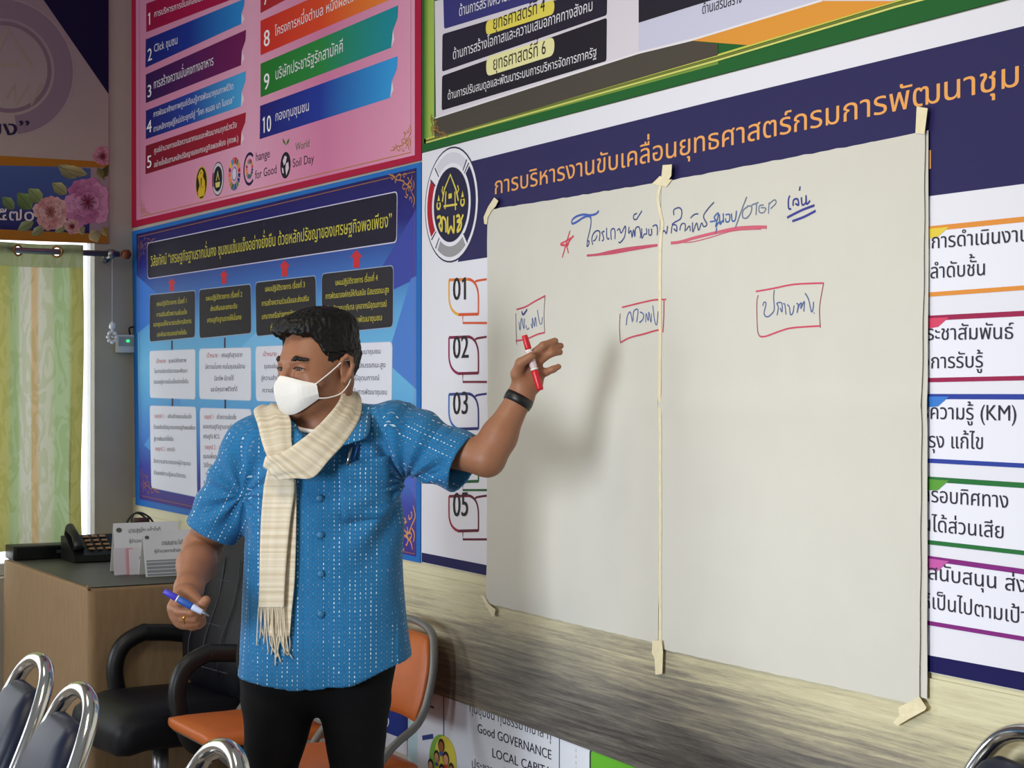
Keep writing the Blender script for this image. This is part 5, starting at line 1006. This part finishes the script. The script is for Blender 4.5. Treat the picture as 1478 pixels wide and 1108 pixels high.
# ---- trousers, shoes
Tr=Sdf(); Tr.ell(A_(-.022,.035,.90),(.185,.115,.14),.05)
TL=[[(-.108,.03,.86),(-.112,.03,.79),(-.128,.022,.63),(-.142,.02,.46),(-.152,.045,.04)],[(.058,.03,.86),(.063,.03,.79),(.069,.028,.63),(.076,.03,.46),(.084,.055,.04)]]
for t,rr in zip(TL,([.098,.090,.062,.064,.062],[.094,.086,.062,.064,.062])): Tr.chain(t,rr,.03)
Tr.fn(lambda P:P[:,2]-.035,(0,0,-.2),.6,.002,True)
X,Q=nets(Tr,(-.30,-.16,.0),(.25,.22,1.06),.006,1)
M['trousers']=mat('black_trousers',(15,15,18),.85,noise=.15,nscale=80,bump=.1,spec=.2)
meshobj('trousers',fine(X,Q,.004,14),Q,'trousers',man)
for t in LEG:
    sh=Sdf(); a=A_(*t[3]); sh.ell(a+A_(0,.0,-.05),(.043,.06,.055),.02); sh.ell(a+A_(-.008,-.11,-.062),(.046,.09,.034),.03); sh.ell(a+A_(-.005,-.06,-.048),(.04,.09,.045),.03); sh.fn(lambda P:P[:,2]-.001,(a[0],a[1],-.2),.6,.004,True)
    X,Q=nets(sh,(a[0]-.12,a[1]-.24,-.01),(a[0]+.12,a[1]+.12,.14),.006,1); meshobj('shoe','x' and X,Q,'leather',man)
# ---- shirt
CUL=LP(670,668,-.045); CUR=LP(304,767,.045)
ZP_=[.80,.85,.965,1.126,1.255,1.33,1.368,1.42,1.46]; HW=[.214,.206,.194,.183,.183,.186,.186,.172,.125]; CX=[.0,-.001,-.006,-.010,-.008,-.006,-.005,-.005,.0]; HD=[.140,.138,.132,.128,.128,.124,.118,.10,.07]
def smin(a,c,k): h=np.clip(.5+.5*(a-c)/k,0,1); return a+(c-a)*h-k*h*(1-h)
def smax(a,c,k): return -smin(-a,-c,k)
def capd(P,a,b_,ra,rb,ends=True):
    ab=b_-a; t=((P-a)@ab)/(ab@ab); tc=np.clip(t,0,1) if ends else np.maximum(t,0); return np.linalg.norm(P-a-tc[:,None]*ab,axis=1)-(ra+(rb-ra)*tc),t*np.linalg.norm(ab)
LSH=A_(.170,.020,1.408); RSH=A_(-.168,.025,1.385)
def torso(P,sh=0.):
    z=P[:,2]; a=np.interp(z,ZP_,HW)-sh; bb=np.interp(z,ZP_,HD)-sh; c=np.interp(z,ZP_,CX)
    k=(np.abs((P[:,0]-c)/a)**2.4+np.abs((P[:,1]-.03)/bb)**2.4)**(1/2.4); return (k-1)*np.minimum(a,bb)
def shirt(P):
    x,y,z=P.T
    d=torso(P); d=smax(d,z-1.455,.03)
    d=smin(d,capd(P,A_(.02,.04,1.425),A_(.160,.025,1.414),.062,.062)[0],.04); d=smin(d,capd(P,A_(-.03,.04,1.42),A_(-.160,.028,1.388),.060,.060)[0],.04)
    # hem: lower in the middle, lifted on his left
    hem=np.interp(x,[-.22,-.06,.06,.21],[.846,.829,.838,.893])
    d=smax(d,hem-z,.004); d=np.maximum(d,-smax(torso(P,.006),z-(hem+.06),.004))
    for sh,cu,r0,r1,L in ((LSH,CUL,.0765,.0725,0),(RSH,CUR,.071,.064,1)):
        ab=cu-sh; Ln=np.linalg.norm(ab); ca,t=capd(P,sh,sh+ab*1.3,r0,r0+(r1-r0)*1.3)
        ca=np.maximum(ca,t-Ln); d=smin(d,ca,.022)
        ci,t=capd(P,sh+ab*.72,sh+ab*1.5,r1-.008,r1-.008); d=np.maximum(d,-ci)
    # neckline
    d=smax(d,-(np.linalg.norm((P-A_(-.006,.0,1.475))/A_(.075,.085,.075),axis=1)-1)*.075,.01); d=smax(d,-(np.linalg.norm((P-A_(-.022,-.085,1.468))/A_(.056,.09,.062),axis=1)-1)*.056,.008)
    # front band
    xp=np.interp(z,[.83,1.1,1.38],[-.010,-.012,-.020]); d-=.0022*np.exp(-(((x-xp)/.019)**8))*(y<0)
    return d
X,Q=nets(shirt,(-.34,-.15,.80),(.42,.22,1.52),.0034,2,margin=2.2)
from mathutils import noise as mn
N_=normals(X,Q); disp=np.zeros(len(X))
for i,(x,y,z) in enumerate(X):
    v=.0055*mn.noise((x*7,y*7,z*3.2))+.0035*mn.noise((x*15+3,y*15,z*7))
    # drag folds from the raised armpit across the chest, and at the sleeves
    t=A_(x-.185,0,z-1.30); r=math.hypot(t[0],t[2]); an=math.atan2(t[2],t[0])
    v+=.0075*math.sin(an*11+r*5)*math.exp(-((r-.10)/.11)**2)*(1 if x>-.05 else .3)
    t=A_(x+.19,0,z-1.27); r=math.hypot(t[0],t[2]); an=math.atan2(t[2],t[0]); v+=.005*math.sin(an*10+r*8)*math.exp(-((r-.06)/.08)**2)
    v+=.003*math.sin(x*38+z*6)*max(0,(1.0-z)/.17)**1.5*.8
    for sh_,cu_,s_ in ((LSH,CUL,1),(RSH,CUR,-1)):
        if x*s_>.17: ab=cu_-sh_; Ln=np.linalg.norm(ab); v*=min(1,max(.15,(Ln-((A_(x,y,z)-sh_)@ab)/Ln)/.05))
    ab=(CUL-LSH)/np.linalg.norm(CUL-LSH); tq=(A_(x,y,z)-LSH)@ab; v+=.004*math.exp(-((tq+.004)/.010)**2)*(1 if x>.1 and z>1.36 else 0)
    disp[i]=v
X=X+N_*disp[:,None]
# cloth coordinates: across and up in metres; along the arm on the sleeves
cent=X[Q].mean(1); uv=np.zeros((len(Q),4,2)); tt=torso(cent)
for k in range(4):
    p=X[Q[:,k]]; xc=np.interp(p[:,2],ZP_,CX); hw=np.interp(p[:,2],ZP_,HW); rx=np.clip((p[:,0]-xc)/hw,-1.3,1.3)
    uu=np.where(cent[:,1]<.03,p[:,0],.6-p[:,0]); sidef=np.abs(cent[:,0]-np.interp(cent[:,2],ZP_,CX))>np.interp(cent[:,2],ZP_,HW)*.86
    uu=np.where(sidef&(np.abs(cent[:,0])<.3),np.sign(p[:,0])*.17+ (p[:,1])*.9,uu); uv[:,k,0]=uu; uv[:,k,1]=p[:,2]
for sh,cu in ((LSH,CUL),(RSH,CUR)):
    ab=(cu-sh)/np.linalg.norm(cu-sh); tl=((cent-sh)@ab); rad=np.linalg.norm(cent-sh-tl[:,None]*ab,axis=1); m_=(tl>.035)&(rad<.1)&((cent[:,0]>.165) if cu[0]>0 else (cent[:,0]<-.178))
    e1=np.cross(ab,A_(0,1,0)); e1/=np.linalg.norm(e1)
    for k in range(4):
        p=X[Q[:,k]]; q=p-sh; uv[m_,k,0]=(q@e1)[m_]; uv[m_,k,1]=(q@ab)[m_]+.3
sm_=bpy.data.materials.new('blue_woven_shirt'); sm_.use_nodes=True; nt=sm_.node_tree; pb=nt.nodes['Principled BSDF']; pb.inputs['Roughness'].default_value=.78; pb.inputs['Specular IOR Level'].default_value=.22; pb.inputs['Sheen Weight'].default_value=.12
def nd(t,**k):
    n=nt.nodes.new(t)
    for a,v in k.items(): setattr(n,a,v)
    return n
def mth(op,a,c=0.):
    m=nd('ShaderNodeMath',operation=op)
    for i,v in enumerate((a,c)):
        if isinstance(v,(int,float)): m.inputs[i].default_value=v
        else: nt.links.new(v,m.inputs[i])
    return m.outputs[0]
uvn=nd('ShaderNodeUVMap'); uvn.uv_map='UVMap'; sx=nd('ShaderNodeSeparateXYZ'); nt.links.new(uvn.outputs[0],sx.inputs[0]); U_,V_=sx.outputs[0],sx.outputs[1]
pu=mth('DIVIDE',U_,.0118); cid=mth('FLOOR',pu); fu=mth('FRACT',pu); wn=nd('ShaderNodeTexWhiteNoise',noise_dimensions='1D'); nt.links.new(cid,wn.inputs['W'])
pv=mth('ADD',mth('DIVIDE',V_,.0098),mth('MULTIPLY',wn.outputs['Value'],.35)); fv=mth('FRACT',pv); rid=mth('FLOOR',pv)
cxy=nd('ShaderNodeCombineXYZ'); nt.links.new(cid,cxy.inputs[0]); nt.links.new(rid,cxy.inputs[1]); wn2=nd('ShaderNodeTexWhiteNoise',noise_dimensions='2D'); nt.links.new(cxy.outputs[0],wn2.inputs['Vector'])
inl=mth('LESS_THAN',mth('ABSOLUTE',mth('SUBTRACT',fu,.5)),.10); dash=mth('LESS_THAN',fv,.52)
amt=mth('MULTIPLY',mth('MULTIPLY',inl,dash),mth('MULTIPLY',mth('ADD',.10,mth('MULTIPLY',mth('POWER',wn2.outputs['Value'],1.6),.9)),mth('ADD',.25,mth('MULTIPLY',mth('GREATER_THAN',wn.outputs['Value'],.42),.75))))
n1=nd('ShaderNodeTexNoise'); n1.inputs['Scale'].default_value=9; nt.links.new(uvn.outputs[0],n1.inputs['Vector'])
amt=mth('MULTIPLY',amt,mth('ADD',.45,mth('MULTIPLY',n1.outputs['Fac'],1.0)))
weft=mth('MULTIPLY',mth('LESS_THAN',mth('ABSOLUTE',mth('SUBTRACT',mth('FRACT',mth('DIVIDE',V_,.0098)),.25)),.2),.2)
edge=mth('MULTIPLY',mth('LESS_THAN',mth('ABSOLUTE',mth('SUBTRACT',fu,.5)),.22),.28)
dk_=mth('ADD',weft,edge); mxa=nd('ShaderNodeMix',data_type='RGBA'); nt.links.new(dk_,mxa.inputs[0]); mxa.inputs[6].default_value=L3((34,112,164)); mxa.inputs[7].default_value=L3((19,74,120))
mxb=nd('ShaderNodeMix',data_type='RGBA'); nt.links.new(amt,mxb.inputs[0]); nt.links.new(mxa.outputs[2],mxb.inputs[6]); mxb.inputs[7].default_value=L3((206,228,240)); nt.links.new(mxb.outputs[2],pb.inputs['Base Color'])
bmp=nd('ShaderNodeBump'); bmp.inputs['Strength'].default_value=.25; bmp.inputs['Distance'].default_value=.002; nt.links.new(mth('ADD',amt,mth('MULTIPLY',dk_,-.6)),bmp.inputs['Height']); nt.links.new(bmp.outputs[0],pb.inputs['Normal']); M['shirt']=sm_
sho=meshobj('shirt',X,Q,'shirt',man,uv=uv.reshape(-1,2))
# lookup of the shirt front so that what lies on it follows it
FR_=X[(N_[:,1]<-.2)]; 
def front(x,z):
    d=(FR_[:,0]-x)**2+(FR_[:,2]-z)**2; i=np.argsort(d)[:6]; return float(FR_[i,1].min())
def onshirt(px,py,off=.0): 
    p=LP(px,py,-.1); y=front(p[0],p[2]); q=LP(px,py,y); return Vector((q[0],front(q[0],q[2])-off,q[2]))
M['button']=mat('blue_button',(34,104,150),.5)
for px,py in ((461,717),(462,770),(463,826),(463,884)):
    b=B(); c=onshirt(px,py,.0); b.tube([c+Vector((0,.004,0)),c-Vector((0,.0035,0)),c-Vector((0,.005,0))],.0085,14,rad=[.0085,.0085,.006]); b.build('button','button',sho,local=True)
# collar flaps and pocket patch, following the cloth
def patch(name,pts,off,th,m,parent,n=8,lift=None):
    TLp,TRp,BRp,BLp=[Vector((p[0],p[1])) for p in pts]; b=B(); vs=[]
    for s_ in (0,1):
        for j in range(n+1):
            for i in range(n+1):
                u,v=i/n,j/n; p=TLp.lerp(TRp,u).lerp(BLp.lerp(BRp,u),v); lf=lift(u,v) if lift else 0; vs.append(onshirt(p.x,p.y,off+lf+(th if s_==0 else 0)))
    N2=(n+1)**2; g=lambda i,j,k=0:k*N2+j*(n+1)+i
    fs=[[g(i,j),g(i,j+1),g(i+1,j+1),g(i+1,j)] for j in range(n) for i in range(n)]+[[g(i,j,1),g(i+1,j,1),g(i+1,j+1,1),g(i,j+1,1)] for j in range(n) for i in range(n)]
    for i in range(n): fs+=[[g(i,0),g(i+1,0),g(i+1,0,1),g(i,0,1)],[g(i,n,1),g(i+1,n,1),g(i+1,n),g(i,n)],[g(0,i,1),g(0,i+1,1),g(0,i+1),g(0,i)],[g(n,i),g(n,i+1),g(n,i+1,1),g(n,i,1)]]
    b.add(vs,fs,0,(1,1,1,1),True); b.uv=[]
    for f in b.f:
        for k in f: v=vs[k]; b.uv.append((v[0],v[2]))
    return b.build(name,m,parent,local=True)
patch('pocket',[(487,668),(561,655),(566,742),(494,752)],.001,.0022,'shirt',sho)
# collar: stands round the neck, flaps fall on the chest
def cloth_strip(name,A,C,m,parent,th=.0025,n=14,k=6,uvs=1.):
    """a cloth strip between two polylines of local points"""
    A=catmull([Vector(p) for p in A],k); C=catmull([Vector(p) for p in C],k); L_=min(len(A),len(C)); R_=5; b=B(); vs=[]
    for s_ in (0,1):
        for i in range(L_):
            for j in range(R_+1):
                p=A[i].lerp(C[i],j/R_); nrm=(A[min(i+1,L_-1)]-A[max(i-1,0)]).cross(C[i]-A[i]).normalized(); vs.append(p+nrm*(th*(s_-.5)))
    N2=L_*(R_+1); g=lambda i,j,q=0:q*N2+i*(R_+1)+j
    fs=[[g(i,j),g(i+1,j),g(i+1,j+1),g(i,j+1)] for i in range(L_-1) for j in range(R_)]+[[g(i,j,1),g(i,j+1,1),g(i+1,j+1,1),g(i+1,j,1)] for i in range(L_-1) for j in range(R_)]
    for i in range(L_-1): fs+=[[g(i,0),g(i,0,1),g(i+1,0,1),g(i+1,0)],[g(i,R_),g(i+1,R_),g(i+1,R_,1),g(i,R_,1)]]
    for j in range(R_): fs+=[[g(0,j),g(0,j+1),g(0,j+1,1),g(0,j,1)],[g(L_-1,j),g(L_-1,j,1),g(L_-1,j+1,1),g(L_-1,j+1)]]
    b.add(vs,fs,0,(1,1,1,1),True); b.uv=[(vs[q][0]*uvs,vs[q][2]*uvs) for f in b.f for q in f]; return b.build(name,m,parent,local=True)
cloth_strip('collar',[LP(500,580,.05),LP(508,583,.0),LP(506,592,-.045),LP(490,612,-.075),LP(476,632,-.098)],[LP(524,586,.05),LP(534,596,-.03),LP(531,626,-.105),LP(507,637,-.122),LP(480,644,-.124)],'shirt',sho)
cloth_strip('collar',[LP(404,586,.04),LP(406,590,-.02),LP(414,600,-.06),LP(424,614,-.085),LP(437,626,-.098)],[LP(388,594,.04),LP(392,604,-.03),LP(404,622,-.085),LP(420,640,-.108),LP(436,634,-.112)],'shirt',sho)
b=B(); cN=A_(-.012,.005,1.435); b.tube([Vector((cN[0]+.062*math.cos(t*math.pi/14),cN[1]+.066*math.sin(t*math.pi/14),cN[2]-.0+.018*math.sin(t*math.pi/14))) for t in range(28)],.006,8,closed=True); b.build('undershirt',mat('white_undershirt',(226,222,220),.8),man,local=True)
# ---- scarf
M['scarf']=None
sc_=mat('cream_scarf',(224,208,176),.85,spec=.15,sheen=.15); nt=sc_.node_tree; pb=nt.nodes['Principled BSDF']
uvn=nd('ShaderNodeUVMap'); uvn.uv_map='UVMap'; sx=nd('ShaderNodeSeparateXYZ'); nt.links.new(uvn.outputs[0],sx.inputs[0])
def n1d(w,scale,det=2.):
    n=nd('ShaderNodeTexNoise',noise_dimensions='1D'); n.inputs['Scale'].default_value=scale; n.inputs['Detail'].default_value=det; nt.links.new(w,n.inputs['W']); return n.outputs['Fac']
st=n1d(sx.outputs[1],95.,4.); wb=n1d(sx.outputs[0],700.,1.); wv2=mth('FRACT',mth('DIVIDE',sx.outputs[1],.0022))
cr=nd('ShaderNodeValToRGB'); nt.links.new(st,cr.inputs[0]); el=cr.color_ramp.elements; el[0].position=.36; el[0].color=L3((202,188,162)); el[1].position=.60; el[1].color=L3((222,212,192)); nt.links.new(cr.outputs[0],pb.inputs['Base Color'])
bp=nd('ShaderNodeBump'); bp.inputs['Strength'].default_value=.35; bp.inputs['Distance'].default_value=.0015; nt.links.new(mth('ADD',wb,mth('MULTIPLY',wv2,.5)),bp.inputs['Height']); nt.links.new(bp.outputs[0],pb.inputs['Normal']); M['scarf']=sc_
def ribbon(name,C,Wd,nrm,m,parent,thick=.008,folds=3,amp=.004,k=7,n=18,phase=0.,cup=0.):
    """draped cloth: C centres, Wd half-width vectors, nrm outward hints"""
    C=catmull([Vector(c) for c in C],k); Wd=catmull([Vector(c) for c in Wd],k); nr=catmull([Vector(c) for c in nrm],k); b=B(); vs=[]; us=[]; dist=0.
    for i,(c,w_,q) in enumerate(zip(C,Wd,nr)):
        if i: dist+=(c-C[i-1]).length
        t=(C[min(i+1,len(C)-1)]-C[max(i-1,0)]).normalized(); o_=(q-t*q.dot(t)); o_=(o_-w_*(o_.dot(w_)/max(w_.length_squared,1e-9))).normalized()
        for j in range(n):
            a=2*math.pi*j/n; s_=math.cos(a); e=math.sin(a); ee=(abs(e)**.6)*(1 if e>0 else -1)
            r=amp*math.sin(folds*math.pi*s_+phase+.35*math.sin(i*.10+phase))+.12*amp*math.sin(7*s_+i*.13)
            vs.append(c+w_*s_+o_*(ee*thick*.5*(1.0-.4*abs(s_)**4)+r-cup*(s_*s_))); us.append((s_*w_.length,dist))
    L_=len(C); fs=[[i*n+j,i*n+(j+1)%n,(i+1)*n+(j+1)%n,(i+1)*n+j] for i in range(L_-1) for j in range(n)]+[list(range(n))[::-1],[(L_-1)*n+j for j in range(n)]]
    b.add(vs,fs,0,(1,1,1,1),True); b.uv=[us[q] for f in b.f for q in f]; return b.build(name,m,parent,local=True)
def pxw(a,c,y0,y1):  # centre and half width from the two edges, in px
    p,q=Vector(LP(*a,y0)),Vector(LP(*c,y1)); return (p+q)/2,(q-p)/2
sf=thing('scarf','tmp','scarf'); 
for k_ in ('label','category'): del sf[k_]
sf.parent=man
fwd=(0,-1,0)
E1=[((376,586),(404,582),.05,.07),((366,591),(410,588),-.030,-.012),((372,612),(420,605),-.100,-.086),((379,640),(421,632),-.125,-.112),((388,662),(424,654),-.136,-.13),((400,682),(428,672),-.14,-.136)]
cw=[pxw(*e) for e in E1]; ribbon('drape',[c for c,_ in cw],[w_ for _,w_ in cw],[(-.5,-.6,.6),(-.5,-.7,.5),(-.2,-1,.2),fwd,fwd,fwd],'scarf',sf,.011,2,.0028)
E2=[((484,560),(516,566),.085,.075),((492,564),(521,579),.008,.016),((486,581),(518,603),-.075,-.06),((462,609),(500,634),-.125,-.112),((432,634),(475,662),-.152,-.146),((405,651),(452,687),-.158,-.158),((385,655),(424,688),-.154,-.158),((380,668),(402,690),-.140,-.146)]
cw=[pxw(*e) for e in E2]; ribbon('drape',[c for c,_ in cw],[w_ for _,w_ in cw],[(.5,0,.6),(.5,-.4,.6),(.3,-.9,.3),fwd,fwd,fwd,fwd,(-.6,-.8,0)],'scarf',sf,.014,2.2,.0034,phase=.7)
E0=[((404,578),(398,592),.06,.085),((418,566),(412,588),.085,.115),((446,558),(446,584),.098,.13),((478,556),(486,582),.09,.118),((496,560),(512,572),.068,.085)]
cw=[pxw(*e) for e in E0]; ribbon('neck_loop',[c for c,_ in cw],[w_ for _,w_ in cw],[(-1,.4,.3),(-.5,1,.2),(0,1,.2),(.6,1,.2),(1,.3,.3)],'scarf',sf,.012,2,.003)
yf=lambda px,py,o:onshirt(px,py,o).y
def tail(edges,off,ph):
    cw=[pxw((a,y),(c,y),yf(a,y,off),yf(c,y,off)) for a,c,y in edges]; return ribbon('tail',[c for c,_ in cw],[w_ for _,w_ in cw],[fwd]*len(cw),'scarf',sf,.007,2.4,.0035,phase=ph)
tail([(393,428,690),(392,429,730),(388,428,790),(384,426,840),(384,422,880),(386,419,916)],.010,.4)
tail([(386,423,676),(381,426,702),(377,420,750),(375,415,800),(374,412,845),(373,411,874)],.021,1.6)
r2=random.Random(3); b=B()
for i in range(15):
    x=375+36*i/14; p0=onshirt(x,873,.020); e=r2.uniform(-5,5)+(x-392)*.12; ln=r2.uniform(38,70); p1=onshirt(x+e*.4,873+ln*.45,.016+.004*r2.random()); p2=onshirt(x+e+r2.uniform(-5,5),873+ln,.010)
    b.tube(catmull([p0,p1,p2],4),.0016,5,rad=None)
b.build('fringe','scarf',sf,local=True); b=B()
for i in range(11):
    x=390+28*i/10; p0=onshirt(x,914,.010); e=r2.uniform(-4,6); ln=r2.uniform(22,44); b.tube(catmull([p0,onshirt(x+e*.5,914+ln*.5,.008),onshirt(x+e+r2.uniform(-3,7),914+ln,.006)],4),.0016,5)
b.build('fringe','scarf',sf,local=True)
# ---- wristband, ring
ax=Vector(WRL-ELB).normalized(); c0=Vector(WRL)-ax*.012; e1=ax.orthogonal().normalized(); e2=ax.cross(e1)
b=B(); nn=28; vs=[]
for r_,h_ in ((.0335,-.011),(.0345,0),(.0335,.011),(.0295,.011),(.0295,-.011)): vs+=[c0+ax*(h_-.0)+(e1*math.cos(2*math.pi*k/nn)+e2*math.sin(2*math.pi*k/nn))*r_*(1.0) for k in range(nn)]
b.add(vs,[[r_*nn+k,r_*nn+(k+1)%nn,((r_+1)%5)*nn+(k+1)%nn,((r_+1)%5)*nn+k] for r_ in range(5) for k in range(nn)],0,(1,1,1,1),True); b.build('wristband','black',man,local=True)
q0,q1=Vector(W3(264,890,yr-.040)),Vector(W3(280,890,yr-.045)); rc=q0.lerp(q1,.22); ax=(q1-q0).normalized(); e1=ax.orthogonal().normalized(); e2=ax.cross(e1)
b=B(); b.tube([rc+(e1*math.cos(k*math.pi/10)+e2*math.sin(k*math.pi/10))*.0118 for k in range(20)],.0018,6,closed=True); b.ball(rc+Vector((-.001,-.0120,.003)),.0036,n=8); b.build('ring',mat('gold_ring',(230,180,80),.2,1.0),man,local=True)
# ---- pens (things of their own)
def world(p): p=Vector(p); c,s_=math.cos(PROT),math.sin(PROT); return Vector((PBASE.x+c*p.x-s_*p.y,PBASE.y+s_*p.x+c*p.y,p.z))
def marker(name,label,a,c,segs,cat='marker pen'):
    a,c=world(a),world(c); o=thing(name,label,cat,a); d=c-a
    for nm,t0,t1,r0,r1,m in segs: b=B(); b.tube([a+d*t0,a+d*(t0*.9+t1*.1),a+d*(t0*.1+t1*.9),a+d*t1],r0,14,rad=[r0*.9,r0,r1,r1*.85]); b.build(nm,m,o)
    return o
M['redcap']=mat('red_pen_plastic',(196,24,36),.35); M['pinkbody']=mat('pale_pen_body',(232,206,206),.4); M['bluecap']=mat('violet_blue_pen_cap',(70,62,190),.35); M['paleblue']=mat('pale_blue_pen_body',(190,204,236),.4); M['bluelabel']=mat('blue_pen_label',(40,84,170),.4)
marker('marker_pen','red marker pen held in the raised hand in front of the chart paper',W3(757,482,yh-.022),W3(780,561,yh-.036),[('cap',0,.26,.0072,.0078,'redcap'),('grip_ring',.26,.30,.0082,.0082,'white'),('barrel',.30,.60,.0085,.0085,'pinkbody'),('grip_ring',.60,.635,.0092,.0092,'white'),('barrel_end',.635,1,.0088,.0082,'redcap')])
marker('marker_pen','blue and white marker pen held in the lowered hand beside the desk',W3(237,851,yr-.06),W3(302,887,yr-.062),[('cap',0,.28,.0072,.0078,'bluecap'),('grip_ring',.28,.31,.0082,.0082,'white'),('barrel',.31,.62,.0082,.0082,'bluelabel'),('grip_end',.62,.85,.0076,.006,'paleblue'),('tip',.85,1,.0045,.002,'steel')])
pp=onshirt(508,642,.006); pq=onshirt(501,668,.006)
def wl(p): return world(p)
o=thing('pen','slim silver ballpoint pen clipped in the shirt pocket of the man','pen',wl(pq)); a,c=wl(pp),wl(pq); d=c-a
b=B(); b.tube([a,a+d*.1,c],.0032,10); b.build('barrel','steel',o); b=B(); b.tube([a+FW*-.005,c+FW*-.006],.0013,8); b.build('clip','chrome',o)
o=thing('pen','dark blue pen standing beside the silver one in the shirt pocket','pen',wl(onshirt(511,662,.006))); a,c=wl(onshirt(517,640,.005)),wl(onshirt(511,662,.006))
b=B(); b.tube([a,c],.0034,10); b.build('barrel',mat('dark_blue_pen',(24,60,110),.35),o); b=B(); b.tube([a+FW*-.005,a.lerp(c,.8)+FW*-.005],.0013,8); b.build('clip','bluelabel',o)
